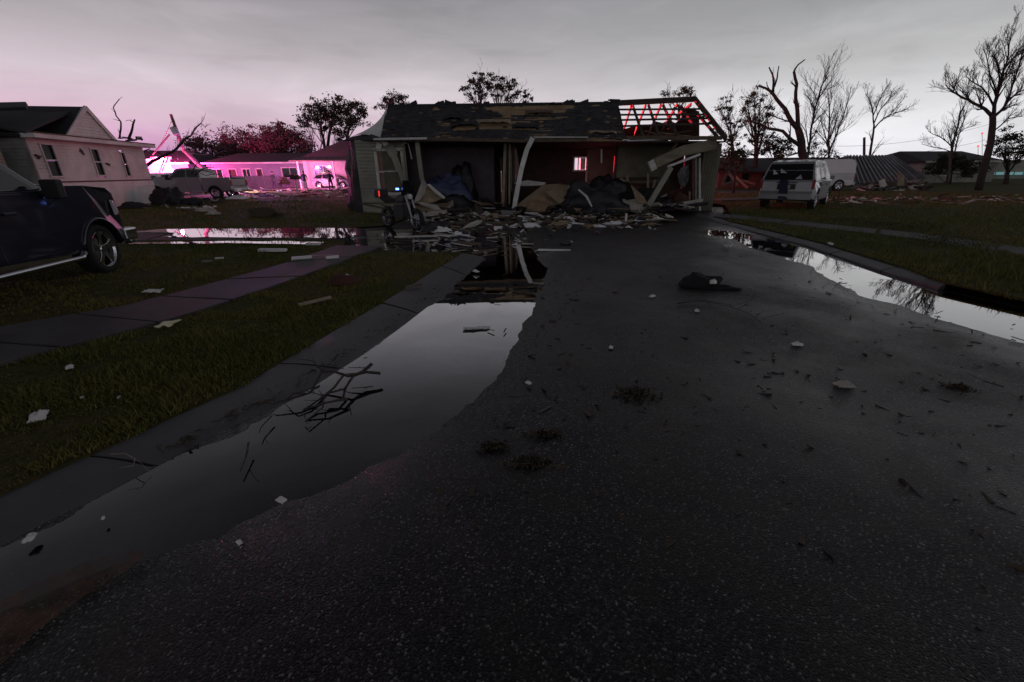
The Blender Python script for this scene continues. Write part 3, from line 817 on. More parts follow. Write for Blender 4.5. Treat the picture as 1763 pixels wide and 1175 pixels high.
# white underlay sheet flapping off the gable end
mb = MB(); A, B, C = P(598, 238, 18.7), P(668, 180, 19.1), P(657, 238, 17.6); n_ = 10; vs = []; fs = []
ptsr = []
for i in range(n_ + 1):
    row = []
    t = i / n_
    l_ = A.lerp(B, t) + Vector((0.28 * math.sin(math.pi * t), 0, -.10 * math.sin(math.pi * t))); r_ = C.lerp(B, t)
    for j in range(7):
        s_ = j / 6; p = l_.lerp(r_, s_); p = p + Vector((0, -.16 * math.sin(math.pi * s_) * (1 - t) + .05 * math.sin(9 * s_ + 5 * t) * (1 - t), .12 * math.sin(math.pi * s_) * (1 - t) ** 2))
        row.append(p)
    ptsr.append(row)
vs = [p for r_ in ptsr for p in r_]; fs = [(a * 7 + b, a * 7 + b + 1, (a + 1) * 7 + b + 1, (a + 1) * 7 + b) for a in range(n_) for b in range(6)]
nb_ = len(vs); mb.add(vs + [p + Vector((0, .015, -.01)) for p in vs], fs + [tuple(nb_ + i for i in f)[::-1] for f in fs])
mb.build('torn_underlay', M('underlay_white', (0.72, 0.72, 0.66), 0.6, 0.15, 1.5, dirt=.2, bump=.2), hs, smooth=True)
MB().slab([P(592, 243, 18.6), P(608, 237, 18.4), P(636, 231, 18), P(656, 238, 17.4), P(656, 243, 17.4)], .05).build('felt_flap', tarpaper, hs)

# -- bare rafters on the right
def rj(s, t0=0): return ridgeM.lerp(ridgeR, s)
fr = [((1089, 181), (1108, 238)), ((1116, 180), (1136, 239)), ((1141, 180), (1168, 239)), ((1172, 183), (1192, 213))]
MB().bar(ridgeM + Vector((-.1, 0, 0)), ridgeR + Vector((.03, 0, 0)), .05, .2).build('ridge_board', dark_wood, hs)
for (u0, v0), (u1, v1) in fr:
    tt = (v1 - v0) / 58
    MB().bar(P(u0, v0, RY - .02), P(u1, v1, RY - .05 - 1.75 * tt), .045, .12, (0, -.6, .8)).build('rafter', dark_wood, hs)
MB().bar(ridgeR + Vector((.0, -.03, .02)), P(1250, 239, 16.9), .06, .19, (0, -.6, .8)).build('rake_rafter', dark_wood, hs)
MB().bar(P(1200, 196, 18.5), P(1237, 238, 17.1), .05, .1, (0, -.6, .8)).build('rake_rafter', dark_wood, hs)
for k, (va, vb, ua, ub) in enumerate(((189, 188, 1066, 1207), (198, 197.5, 1068, 1216), (207, 204, 1070, 1224), (217.5, 213, 1073, 1230))):
    ya = RY - 1.8 * (va - 179) / 58 - .1
    MB().bar(P(ua, va, ya), P(ub, vb, ya), .09, .03, (0, -.6, .8)).build('purlin', dark_wood, hs)
for ua, va, ub, vb in ((1203, 203, 1215, 200), (1214, 214, 1228, 209), (1222, 225, 1237, 219)):
    MB().bar(P(ua, va, 18.0), P(ub, vb, 17.8), .06, .05, (0, -.6, .8)).build('lookout', dark_wood, hs)
bk = [((1087, 182), (1074, 224)), ((1112, 181), (1092, 232)), ((1138, 181), (1114, 238)), ((1166, 180), (1136, 232)), ((1190, 180), (1166, 200))]
for (u0, v0), (u1, v1) in bk:
    Yb = RY + 2.0 * (v1 - v0) / 50
    MB().bar(P(u0, v0, RY + .03), P(u1, v1, Yb), .05, .13, (0, .6, .8)).build('rafter', rafter_wood, hs)
# remaining back sheathing behind them (lower half, torn)
mb = MB()
edge_pts = [(1070, 224), (1086, 219), (1100, 218), (1117, 217), (1128, 209), (1141, 212), (1150, 207), (1163, 212), (1172, 203), (1174, 189), (1190, 188), (1204, 192)]
low = [P(u, 241, 21.75) for u, v in edge_pts]
up_ = [P(u, v, RY + 2.3 * (v - 181) / 50 + .2) for u, v in edge_pts]
for i in range(len(edge_pts) - 1):
    mb.slab([low[i], low[i + 1], up_[i + 1], up_[i]], .03, (0, .6, .8))
mb.build('back_sheathing', old_wood, hs)
for a, b, c, d in ((1150, 222, 1163, 214), (1157, 190, 1168, 181), (1145, 232, 1190, 226), (1110, 226, 1140, 234), (1180, 198, 1191, 218), (1195, 186, 1206, 203), (1153, 203, 1166, 207)):
    MB().bar(P(a, b, 19.3), P(c, d, 19.5), .1, .025, (0, -.5, .8)).build('broken_board', rd.choice((dark_wood, old_wood)), hs)
# ceiling joists and torn eave boards on the right
mb = MB()
MB().bar(P(1078, 238, 17.5), P(1243, 238, 17.1), .1, .13).build('top_plate', old_wood, hs)
MB().bar(P(1100, 233, 17.8), P(1210, 236, 17.7), .14, .03).build('eave_board', old_wood, hs)
MB().bar(P(1135, 229, 18.0), P(1222, 239, 17.3), .2, .03).build('eave_board', raw_wood, hs)
for u in (1095, 1125, 1150, 1185):
    MB().bar(P(u, 240, 17.5), P(u, 240, 17.5) + Vector((0, 4.2, 0)), .05, .14).build('joist', dark_wood, hs)

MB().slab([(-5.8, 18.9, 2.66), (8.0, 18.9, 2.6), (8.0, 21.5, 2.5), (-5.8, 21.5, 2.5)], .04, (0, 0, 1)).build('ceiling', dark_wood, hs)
# -- walls at the back and rooms
bwY = 21.4
BW_TOP = 2.57
def wallbox(name, xa, xb, y, za, zb, mat, th=.1):
    return MB().box(((xa + xb) / 2, y, (za + zb) / 2), (abs(xb - xa), th, zb - za)).build(name, mat, hs)
xs = lambda u, Y: P(u, 300, Y).x
lap_wall((-4.0, 19.9), (xs(852, 19.9), 19.9), 0.0, 2.75, .13).build('porch_wall', siding_purple, hs)
MB().box((xs(848, 19.85), 19.82, 1.1), (.1, .1, 2.2)).build('door_jamb', siding_purple, hs)
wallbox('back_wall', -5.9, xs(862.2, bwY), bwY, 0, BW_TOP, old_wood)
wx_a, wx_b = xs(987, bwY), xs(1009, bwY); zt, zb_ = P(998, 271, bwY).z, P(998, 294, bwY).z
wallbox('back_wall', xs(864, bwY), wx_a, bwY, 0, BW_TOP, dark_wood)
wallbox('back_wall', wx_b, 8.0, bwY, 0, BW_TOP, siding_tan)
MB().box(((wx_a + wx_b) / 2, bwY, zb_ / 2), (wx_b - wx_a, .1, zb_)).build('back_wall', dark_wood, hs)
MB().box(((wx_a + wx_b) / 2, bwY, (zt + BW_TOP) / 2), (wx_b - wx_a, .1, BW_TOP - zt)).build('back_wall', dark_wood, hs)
mb = MB()
for c, sz in ((((wx_a + wx_b) / 2, bwY - .07, zt), (wx_b - wx_a + .1, .05, .06)), (((wx_a + wx_b) / 2, bwY - .07, zb_), (wx_b - wx_a + .1, .05, .06)), ((wx_a, bwY - .07, (zt + zb_) / 2), (.06, .05, zt - zb_)), ((wx_b, bwY - .07, zb_ / 2 + zt / 2 - .3), (.07, .05, zt - zb_ + .7)), ((wx_a + .33 * (wx_b - wx_a), bwY - .04, (zt + zb_) / 2), (.05, .03, zt - zb_)), ((wx_a + .7 * (wx_b - wx_a), bwY - .04, (zt + zb_) / 2), (.22, .03, .5))):
    mb.box(c, sz)
mb.build('window', white_paint, hs)
# party wall with a pale wallboard panel
MB().bar(FW(870, 243, 18.4), FW(866, 356, 18.3), .11, .1, (0, -1, 0)).build('stud', stud_wood, hs)
MB().bar(FW(877.5, 243, 18.4), FW(877, 352, 18.3), .07, .1, (0, -1, 0)).build('stud', stud_wood, hs)
MB().bar(FW(873.5, 243, 18.5), FW(871, 356, 18.35), .06, .06, (0, -1, 0)).build('stud', old_wood, hs)
MB().slab([P(879, 248, 18.5), P(888, 256, 19.2), P(893, 290, 19.4), P(884, 320, 18.8), P(880, 330, 18.5)], .03).build('wallboard', drywall, hs)
MB().box((xs(884, 20), 19.9, 1.35), (.1, 2.8, 2.7)).build('inner_wall', dark_wood, hs)
# leaning white porch column
mb = MB(); q = [P(917, 238, 17.3), P(907, 258, 17.25), P(898, 290, 17.1), P(891, 325, 17.0), P(884, 366, 16.9)]
for a, b in zip(q, q[1:]): mb.bar(a, b, .17, .13, (0, -1, 0))
mb.build('leaning_column', white_paint, hs)
# living room stub wall right of the small window
wallbox('inner_wall', xs(1058, 19.6), xs(1100, 19.6) + 1.3, 19.6, 1.05, 2.6, siding_tan, .08)
MB().box((xs(1058, 19.6), 19.6, 1.35), (.12, .16, 2.6)).build('stud', dark_wood, hs)
MB().bar(P(1035.5, 257, 18.5), P(1035.5, 281, 18.5), .06, .05, (0, -1, 0)).build('hanging_strip', white_paint, hs)
MB().bar(P(985, 248, 18.6), P(1036, 258, 18.5), .04, .03, (0, -1, 0)).build('hanging_strip', old_wood, hs)
for u0, v0, u1, v1 in ((1080, 302, 1080, 335), (1116, 298, 1115, 330), (1128, 310, 1121, 335), (1090, 330, 1076, 316), (1068, 308, 1082, 318)):
    MB().bar(P(u0, v0, 18.9), P(u1, v1, 18.9), .09, .04, (0, -1, 0)).build('broken_stud', stud_wood, hs)
MB().bar(P(1056, 308, 19.3), P(1135, 306, 19.3), .1, .08).build('counter_edge', dark_wood, hs)

# right-hand wall: ribbed panel, door opening, fallen beam and brace
x0, x1 = FW(1207, 300).x, FW(1231, 300).x; mb = MB(); n_ = 6
for k in range(n_):
    a = x0 + (x1 - x0) * k / n_; b = x0 + (x1 - x0) * (k + 1) / n_ - .02
    mb.box(((a + b) / 2, FY, 1.27), (b - a, .05, 2.54))
mb.box(((x0 + x1) / 2, FY + .04, 1.27), (x1 - x0, .04, 2.54)); mb.build('wall', siding_tan, hs)
mb = MB(); mb.box((x1 + .05, FY + 1.7, 1.25), (.1, 3.4, 2.5)); mb.build('end_wall', siding_tan, hs)
for u, wd, mt, yy in ((1204.5, .07, white_paint, 17.95), (1198, .09, siding_grey, 18.0), (1193, .05, M('red_board', (.2, .06, .06), .7, .3, 3.), 18.02), (1187, .05, stud_wood, 18.0)):
    a = FW(u, 272 if u > 1190 else 330, yy); b = FW(u, 363, yy)
    MB().bar(a, b, wd, .06, (0, -1, 0)).build('door_jamb', mt, hs)
beam_m = M('beam_cladding', (.23, .2, .14), .75, .35, 2.0, bump=.3, dirt=.5, stretch=(.4, 3, 3))
mb = MB(); A0, A1 = P(1127, 282, 16.9), P(1232, 248, 17.3)
mb.bar(A0, P(1180, 258, 17.05), .16, .34, (0, 0, 1)); mb.bar(P(1176, 260, 17.04), A1, .16, .36, (0, 0, 1)); mb.build('fallen_beam', beam_m, hs, bevel=.01)
MB().bar(P(1150, 287, 16.8), P(1205, 266, 17.0), .1, .07, (0, 0, 1)).build('beam_trim', white_paint, hs)
MB().bar(P(1120, 277, 16.85), P(1126, 293, 16.85), .2, .14, (0, -1, 0)).build('beam_end', trim_white, hs)
MB().bar(P(1155, 289, 16.8), P(1116, 355, 16.2), .17, .12, (0, -1, 0)).build('leaning_brace', siding_grey, hs)
MB().bar(P(1167, 245, 17.6), P(1153, 265, 17.2), .1, .05, (0, -1, 0)).build('broken_board', old_wood, hs)
# plastic sheet and torn stuff in the doorway
for pl, mt in (([(1172, 290), (1186, 283), (1187, 308), (1179, 322), (1170, 318), (1166, 300)], M('torn_plastic', (.3, .32, .34), .35, .7, 8.0)), ([(1150, 330), (1172, 325), (1188, 338), (1184, 362), (1152, 364)], M('dim_red_cloth', (.09, .03, .025), .9, .4, 6.))):
    m_ = MB(); c_ = P(sum(p[0] for p in pl) / len(pl), sum(p[1] for p in pl) / len(pl), 18.25)
    ring = [P(u, v, 18.5 + rd.uniform(-.12, .12)) for u, v in pl]
    m_.add(ring + [c_] + [p + Vector((0, .05, 0)) for p in ring], [(i, (i + 1) % len(ring), len(ring)) for i in range(len(ring))])
    m_.build('torn_lining', mt, hs)
# sagging floor deck under the porch
MB().slab([Vector((-4.2, 17.4, .1)), Vector((4.4, 17.2, .06)), Vector((5.2, 20.4, .1)), Vector((-4.2, 21.2, .14))], .12, (0, 0, 1)).build('floor_deck', dark_wood, hs)

# ================================================================== WHITE HOUSE ON THE LEFT
lh = thing('white_house', (-19.8, 22.0, 0), 'white lap-sided bungalow with a cross gable behind the dark pickup truck', 'house')
WA, WB = Vector((-19.05, 18.55, 0)), Vector((-20.35, 25.9, 0)); wd_ = (WB - WA); WL = wd_.length; wd_.normalize(); wn = Vector((wd_.y, -wd_.x, 0))
if wn.x < 0: wn = -wn
def LW(u, v, off=0.0): return ONP(u, v, WA + wn * off, wn)
def lws(u, v): return (LW(u, v) - WA).dot(wd_)
zE = 3.02
wins = [(72, 101, 249, 305), (156, 177, 257, 303), (207, 222, 263, 304)]
holes = []
for a, b, c, d in wins:
    um, vm = (a + b) / 2, (c + d) / 2; s_ = lws(um, vm); h_ = [lws(a + 4, vm), lws(b - 4, vm)]
    holes.append((min(h_), max(h_), LW(um, d).z, LW(um, c).z))
lap_wall(WA, WB, 1.32, zE, .13, holes, wn).build('wall', siding_white, lh, world=True)
lap_wall(WA + wn * .05, WB + wn * .05, .1, 1.27, .13, None, wn, wob=.008).build('skirting', siding_white, lh)
MB().bar(WA + wn * .07 + Vector((0, 0, 1.3)), WB + wn * .07 + Vector((0, 0, 1.3)), .05, .06).build('torn_trim', old_wood, lh)
for h0, h1, z0, z1 in holes:
    f_ = MB(); c_ = WA + wd_ * (h0 + h1) / 2 + Vector((0, 0, (z0 + z1) / 2)); rot = Matrix((wd_, wn, Vector((0, 0, 1)))).transposed()
    for dx, dz, sx, sz in ((0, (z1 - z0) / 2, h1 - h0 + .1, .06), (0, -(z1 - z0) / 2, h1 - h0 + .16, .07), (-(h1 - h0) / 2, 0, .06, z1 - z0), ((h1 - h0) / 2, 0, .06, z1 - z0), (0, .02, h1 - h0, .05)):
        f_.box(c_ + wd_ * dx + Vector((0, 0, dz)) + wn * .05, (sx, .05, sz), rot)
    fo = f_.build('window', siding_white, lh)
    for q in (-1, 1):
        MB().box(c_ + Vector((0, 0, q * (z1 - z0) / 4)) - wn * .01, (h1 - h0, .015, (z1 - z0) / 2 - .03), rot).build('pane', window_dark, fo)
# dark scraps on the siding, the shade of splintered holes put into their colour
for u, v in ((142, 262), (186, 283), (65, 270)):
    c_ = LW(u, v, .06); MB().box(c_, (.2, .03, .1), Matrix((wd_, wn, Vector((0, 0, 1)))).transposed() @ Matrix.Rotation(.6, 3, 'Y'), jit=.05, rnd=rd).build('dark_hole_scrap', tarpaper, lh)
# south wall towards the camera
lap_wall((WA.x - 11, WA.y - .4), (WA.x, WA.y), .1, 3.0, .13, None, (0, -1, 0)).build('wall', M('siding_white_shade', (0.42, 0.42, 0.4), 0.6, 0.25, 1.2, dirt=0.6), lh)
# nearer wing at the picture edge
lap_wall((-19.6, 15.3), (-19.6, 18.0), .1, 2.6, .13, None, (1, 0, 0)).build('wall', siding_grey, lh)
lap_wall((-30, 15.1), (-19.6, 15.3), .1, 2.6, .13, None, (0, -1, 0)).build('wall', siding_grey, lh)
MB().slab([Vector((-30, 14.8, 2.65)), Vector((-19.2, 15.0, 2.65)), Vector((-19.9, 18.4, 3.5)), Vector((-30, 18.3, 3.7))], .12, (0, -.3, .9)).build('roof', roof_dark, lh)
MB().bar(Vector((-19.15, 14.95, 2.6)), Vector((-19.9, 18.4, 3.42)), .05, .16).build('fascia', siding_white, lh)
# eave box
e0, e1 = WA + wn * .35 + Vector((0, 0, zE)) - wd_ * .3, WB + wn * .35 + Vector((0, 0, zE)) + wd_ * .2
MB().bar(e0, e1, .5, .16).build('eave', siding_white, lh)
MB().bar(e0 + wn * .02 + Vector((0, 0, .1)), e1 + wn * .02 + Vector((0, 0, .1)), .5, .05).build('eave_flashing', old_wood, lh)
# cross gable
gp = ONP(146, 184, WA + wn * .16, wn); gl = ONP(112, 229, WA + wn * .16, wn); gr_ = ONP(200, 240, WA + wn * .16, wn)
gl.z = max(gl.z, zE + .12); bx = -wn * 11
mb = MB(); gw0, gw1 = (gl - WA).dot(wd_), (gr_ - WA).dot(wd_); pz = gp.z; ps = (gp - WA).dot(wd_)
def gt(z):
    f_ = max(0, min(1, (z - zE) / (pz - zE))); return (gw0 + .1 + (ps - gw0) * f_, gw1 - .1 - (gw1 - ps) * f_)
lap_wall(WA + wn * .1, WB + wn * .1, zE + .1, pz - .05, .13, None, wn, top=gt).build('gable_wall', siding_white, lh)
rl, rr_ = Vector((gl.x, gl.y, zE + .12)), Vector((gr_.x, gr_.y, zE + .1))
for a, nm in ((rl, 'roof'), (rr_, 'roof')):
    MB().slab([a, gp, gp + bx, a + bx], .1, Vector((0, -.4 if a is rl else .4, .9))).build('roof', roof_dark, lh)
MB().bar(rl + wn * .02 - Vector((0, 0, .06)), gp + wn * .02 - Vector((0, 0, .03)), .06, .18).build('rake_board', siding_white, lh)
MB().bar(rr_ + wn * .02 - Vector((0, 0, .06)), gp + wn * .02 - Vector((0, 0, .03)), .06, .18).build('rake_board', siding_white, lh)
# low main roof either side of the gable
MB().slab([e0 + Vector((0, 0, .12)), e1 + Vector((0, 0, .12)), e1 - wn * 5 + Vector((0, 0, .5)), e0 - wn * 5 + Vector((0, 0, 1.2))], .08, (0, 0, 1)).build('roof', roof_dark, lh)
MB().slab([Vector((WA.x - 11, WA.y - .8, 3.05)), Vector((WA.x + .2, WA.y - .4, 3.05)), gp + Vector((-.5, 0, -.1)), gp + bx + Vector((0, 0, .45))], .1, (0, -.5, .8)).build('roof', roof_dark, lh)
MB().slab([Vector((-32, 16.6, 3.6)), P(48, 181, 20.0), P(48, 190, 19.0), Vector((-31, 16.4, 3.3))], .12).build('roof', roof_dark, lh)
# rubble of the torn far eave
for k in range(9):
    c_ = e1 - wd_ * rd.uniform(0, 1.8) + Vector((0, 0, .22 + rd.uniform(0, .15))) - wn * rd.uniform(-.1, .5)
    MB().box(c_, (rd.uniform(.2, .6), rd.uniform(.1, .25), .05), Matrix.Rotation(rd.uniform(0, 3), 3, 'Z') @ Matrix.Rotation(rd.uniform(-.6, .6), 3, 'X'), jit=.02, rnd=rd).build('roof_scrap', rd.choice((tarpaper, old_wood, siding_white)), lh)

# ================================================================== BACKGROUND HOUSES
def simple_house(name, label, cx, cy, rz, w_, d_, h_, rh, wallm, roofm, wins_, trim, over=.5, hip=0.0, doors=(), zbase=0.0):
    r_ = thing(name, (cx, cy, zbase), label, 'house', rz=rz)
    mb = MB(); hx, hy = w_ / 2, d_ / 2
    # front wall with real openings: built as strips round them
    ops = sorted([(x, wd2, za, zb2, 'w') for x, wd2, za, zb2 in wins_] + [(x, wd2, 0.05, zb2, 'd') for x, wd2, zb2 in doors])
    cur = -hx
    for x, wd2, za, zb2, k_ in ops:
        a, b = x - wd2 / 2, x + wd2 / 2
        if a > cur: mb.box(((cur + a) / 2, -hy, h_ / 2), (a - cur, .14, h_))
        mb.box(((a + b) / 2, -hy, za / 2), (wd2, .14, za)); mb.box(((a + b) / 2, -hy, (zb2 + h_) / 2), (wd2, .14, h_ - zb2)); cur = b
    if cur < hx: mb.box(((cur + hx) / 2, -hy, h_ / 2), (hx - cur, .14, h_))
    mb.box((0, hy, h_ / 2), (w_, .14, h_)); mb.box((-hx + .07, 0, h_ / 2), (.14, d_ - .16, h_)); mb.box((hx - .07, 0, h_ / 2), (.14, d_ - .16, h_))
    mb.build('wall', wallm, r_, world=False)
    for x, wd2, za, zb2, k_ in ops:
        f_ = MB(); zc = (za + zb2) / 2
        for dx, dz, sx, sz in ((0, (zb2 - za) / 2, wd2 + .16, .1), (0, -(zb2 - za) / 2, wd2 + .16, .1), (-wd2 / 2, 0, .09, zb2 - za), (wd2 / 2, 0, .09, zb2 - za)):
            f_.box((x + dx, -hy - .06, zc + dz), (sx, .08, sz))
        if k_ == 'w': f_.box((x, -hy - .04, zc), (.05, .05, zb2 - za))
        fo = f_.build('window' if k_ == 'w' else 'door', trim, r_, world=False)
        MB().box((x, -hy + .0, zc), (wd2 - .06, .03, zb2 - za - .06)).build('pane' if k_ == 'w' else 'door_leaf', glass_dark if k_ == 'w' else dark_wood, fo, world=False)
    ox, oy = hx + over, hy + over; mb = MB(); rdg = max(.2, ox - hip)
    vs = [(-ox, -oy, h_), (ox, -oy, h_), (ox, oy, h_), (-ox, oy, h_), (-rdg, 0, h_ + rh), (rdg, 0, h_ + rh)]
    vs2 = [(x, y, z - .14) for x, y, z in vs[:4]]
    mb.add(vs + vs2, [(0, 1, 5, 4), (2, 3, 4, 5), (1, 2, 5), (3, 0, 4), (0, 6, 7, 1), (1, 7, 8, 2), (2, 8, 9, 3), (3, 9, 6, 0), (6, 9, 8, 7)])
    mb.build('roof', roofm, r_, world=False)
    mb = MB(); mb.box((0, -oy - .03, h_ - .05), (2 * ox, .05, .18)); mb.build('fascia', trim, r_, world=False)
    return r_
pale_wall = M('pale_wall', (.26, .27, .33), .7, .2, 1.0)
hA = simple_house('bungalow', 'pale bungalow with low dark roof beyond the silver pickup, lit violet', -28.6, 57, 0.0, 12.4, 8, 2.75, 1.15, pale_wall, roof_dark, [(-5.2, 1.3, .9, 2.1), (-1.8, .9, .9, 2.1), (3.2, 1.8, 1.1, 2.2)], white_paint, doors=[(-3.4, .95, 2.1), (-.3, .7, 2.1)], hip=2)
hA2 = simple_house('bungalow', 'long low house left of the violet bungalow, behind the leaning utility pole', -43, 57.5, 0.0, 11.5, 8, 2.8, 1.5, pale_wall, roof_dark, [(-3, 1.4, .9, 2.1), (2.5, 1.4, .9, 2.1)], white_paint, doors=[(0, .95, 2.1)], hip=2)
hB = simple_house('bungalow', 'pink-lit bungalow with hip roof and open porch just left of the ruined house', -17.2, 53, 0.0, 9.5, 8, 2.9, 2.3, M('pink_lit_wall', (.5, .48, .45), .7, .2, 1.0), M('roof_brown', (.1, .06, .06), .8, .3, 3.0), [(-2.7, 1.9, .9, 2.3), (2.3, 1.2, .9, 2.1)], white_paint, doors=[(.2, .95, 2.1)], hip=4.4, over=.6)
for x in (-4.6, -1.0, 2.8, 4.6):
    MB().box((x, -5.6, 1.4), (.14, .14, 2.8)).build('porch_post', white_paint, hB, world=False)
MB().slab([(-5.3, -6.0, 2.8), (5.3, -6.0, 2.8), (5.3, -4.0, 3.15), (-5.3, -4.0, 3.15)], .12, (0, 0, 1)).build('porch_roof', MATS['roof_brown'], hB, world=False)
hC = simple_house('bungalow', 'low dark far-off house with pale gable at the right edge, behind the bare trees', 47, 52, R(8), 9, 7, 2.2, 1.1, siding_grey, roof_dark, [(-2, 1.2, .8, 1.8)], trim_white, hip=1)
hD = simple_house('long_shed', 'long low dark-roofed building on the horizon between dead tree and collapsed tin roof', 33.5, 62, R(-3), 21, 8, 1.9, 1.1, brick_red, roof_dark, [(-5, 1.2, .8, 1.6), (3, 1.2, .8, 1.6)], trim_white, hip=2)
# wrecked red house right of the ruined house
hr = thing('collapsed_house', (21.5, 38, 0), 'collapsed reddish house with sagging dark roof right of the ruined house', 'house')
mb = MB(); mb.box((20.6, 38.5, .8), (6.2, .2, 1.6)); mb.build('wall', brick_red, hr)
MB().slab([Vector((17.0, 37.6, 1.55)), Vector((24.5, 37.2, 1.25)), Vector((25, 41, 2.2)), Vector((17, 41.2, 2.35))], .15, (0, -.3, .9)).build('roof', roof_dark, hr)
for x in (18.2, 19.7, 21.4, 23.0):
    f_ = MB().box((x, 38.36, .85), (.7, .06, .9)).build('window', old_wood, hr); MB().box((x, 38.32, .85), (.55, .03, .75)).build('pane', window_dark, f_)
for a, b, mt in (((1243, 322, 33), (1253, 296, 34), dark_wood), ((1253, 296, 34), (1270, 318, 34), rafter_wood), ((1264, 303, 34), (1287, 324, 33.5), rafter_wood), ((1246, 318, 33), (1266, 312, 34), old_wood), ((1275, 310, 34), (1300, 318, 33), old_wood)):
    MB().bar(P(*a), P(*b), .16, .1, (0, -1, 0)).build('broken_rafter', mt, hr)

# collapsed tin roof
tr = thing('collapsed_tin_roof', (31, 40, 0), 'collapsed corrugated metal roof lying on the grass right of the white van', 'roof')
RA, RB, RC, RD = P(1462, 318, 39.0), P(1592, 309, 39.5), P(1538, 270, 43.0), P(1452, 270, 43.0)
mb = MB(); n_ = 24; vs = []; nrm = Vector((0, -.55, .83))
for i in range(n_ * 2 + 1):
    q = i / (n_ * 2); lift = nrm * (.15 if i % 2 else 0); sag = Vector((0, 0, -.15 * math.sin(math.pi * q * 1.3)))
    lo = RA.lerp(RB, q) + lift + sag * .5; hi = RD.lerp(RC, q) + lift + sag * .2
    vs += [lo, lo.lerp(hi, .5) + sag * .5, hi]
nv_ = len(vs); fs = []
for i in range(n_ * 2):
    for j in range(2): fs.append((i * 3 + j, (i + 1) * 3 + j, (i + 1) * 3 + j + 1, i * 3 + j + 1))
mb.add(vs + [p - nrm * .03 for p in vs], fs + [tuple(nv_ + k for k in f)[::-1] for f in fs]); mb.build('corrugated_sheet', roof_metal, tr)
for k in range(1, 16):
    q = k / 16; MB().bar(RA.lerp(RB, q) + nrm * .16 + Vector((0, 0, -.1)), RD.lerp(RC, q) + nrm * .14, .1, .09, (0, -.55, .83)).build('standing_seam', M('worn_zinc', (.34, .34, .35), .5, .4, 2.0, metallic=.3), tr)
MB().slab([RD, RC, RC + Vector((-.5, 2.5, -.5)), RD + Vector((0, 2.5, -.5))], .05, (0, .4, .9)).build('roof_slope', brick_red, tr)
for a, b in (((1478, 318, 38.5), (1483, 330, 38.3)), ((1500, 312, 38.5), (1506, 330, 38)), ((1526, 308, 38.5), (1513, 330, 38.2)), ((1556, 309, 38.5), (1559, 321, 38.3)), ((1590, 310, 39), (1580, 320, 38.6))):
    MB().bar(P(*a), P(*b), .25, .08, (0, -1, 0)).build('broken_post', old_wood, tr)
MB().slab([P(1512, 312, 38.2), P(1522, 308, 38.3), P(1528, 324, 38), P(1516, 328, 38)], .05).build('loose_panel', trim_white, tr)
MB().slab([P(1545, 298, 38.6), P(1556, 302, 38.4), P(1556, 324, 38), P(1544, 320, 38)], .05).build('loose_panel', plywood, tr)
# brown fence behind the far yard, boards one by one
fc = thing('board_fence', G(405, 328), 'grey vertical board fence behind the lit yard, right of the silver pickup', 'fence')
fa_, fb_ = P(404, 318, 50.5), P(486, 316, 50.5); n_ = 34
for k in range(n_):
    p = fa_.lerp(fb_, k / n_); hgt = 1.35 + rd.uniform(-.04, .04)
    if rd.random() < .06: continue
    MB().box((p.x, p.y, hgt / 2), ((fb_.x - fa_.x) / n_ - .03, .03, hgt)).build('fence_board', M('fence_grey', (.16, .14, .15), .8, .3, 2.0), fc)
MB().bar(Vector((fa_.x, fa_.y + .05, .9)), Vector((fb_.x, fb_.y + .05, .9)), .05, .08).build('rail', dark_wood, fc)

# ================================================================== VEHICLES
def arch(cx, r, z0, n=9):
    """wheel-arch points along the sill, from rear to front"""
    a0 = math.asin(max(-1, min(1, (z0 - .36) / r)))
    return [(cx - r * math.cos(a0 + (math.pi - 2 * a0) * k / n), .36 + r * math.sin(a0 + (math.pi - 2 * a0) * k / n)) for k in range(n + 1)]

def wheel(parent, x, y, r, side, wd=.24, spokes=5, rimm=None, rimr=.66, name='wheel'):
    rimm = rimm or alloy
    s_ = side
    mb = MB(); mb.lathe([(r * .6, -wd / 2 * s_), (r * .93, -wd / 2 * s_), (r, -wd * .32 * s_), (r, wd * .32 * s_), (r * .95, wd / 2 * s_), (r * rimr, wd * .5 * s_), (r * rimr * .96, wd * .3 * s_)], 'y', (x, y, r), 32)
    wh = mb.build(name, rubber, parent, world=False, smooth=True)
    mb = MB(); rr = r * rimr
    mb.lathe([(rr, wd * .5 * s_), (rr * .94, wd * .51 * s_), (rr * .86, wd * .40 * s_), (rr * .84, -wd * .3 * s_)], 'y', (x, y, r), 32)
    mb.lathe([(rr * .22, wd * .36 * s_), (rr * .2, wd * .44 * s_), (0.001, wd * .45 * s_)], 'y', (x, y, r), 16)
    for k in range(spokes):
        a = 2 * math.pi * (k + .25) / spokes
        dr = Vector((math.cos(a), 0, math.sin(a))); tn = Vector((-math.sin(a), 0, math.cos(a)))
        c0 = Vector((x, y + wd * .40 * s_, r)); vs = []
        for q, hw_, yy in ((.15, .16, 0), (.5, .12, .01 * s_), (.9, .2, .015 * s_)):
            for t in (-1, 1): vs.append(c0 + dr * rr * q + tn * rr * hw_ * t + Vector((0, yy, 0)))
        vs += [p - Vector((0, .035 * s_, 0)) for p in vs]
        mb.add(vs, [(0, 1, 3, 2), (2, 3, 5, 4), (6, 8, 9, 7), (8, 10, 11, 9), (0, 2, 8, 6), (2, 4, 10, 8), (1, 7, 9, 3), (3, 9, 11, 5)])
    mb.build('rim', rimm, wh, world=False, bevel=.004)
    MB().lathe([(0.001, wd * .1 * s_), (rr * .62, wd * .1 * s_), (rr * .62, -wd * .1 * s_)], 'y', (x, y, r), 24).build('brake_disc', steel, wh, world=False)
    return wh

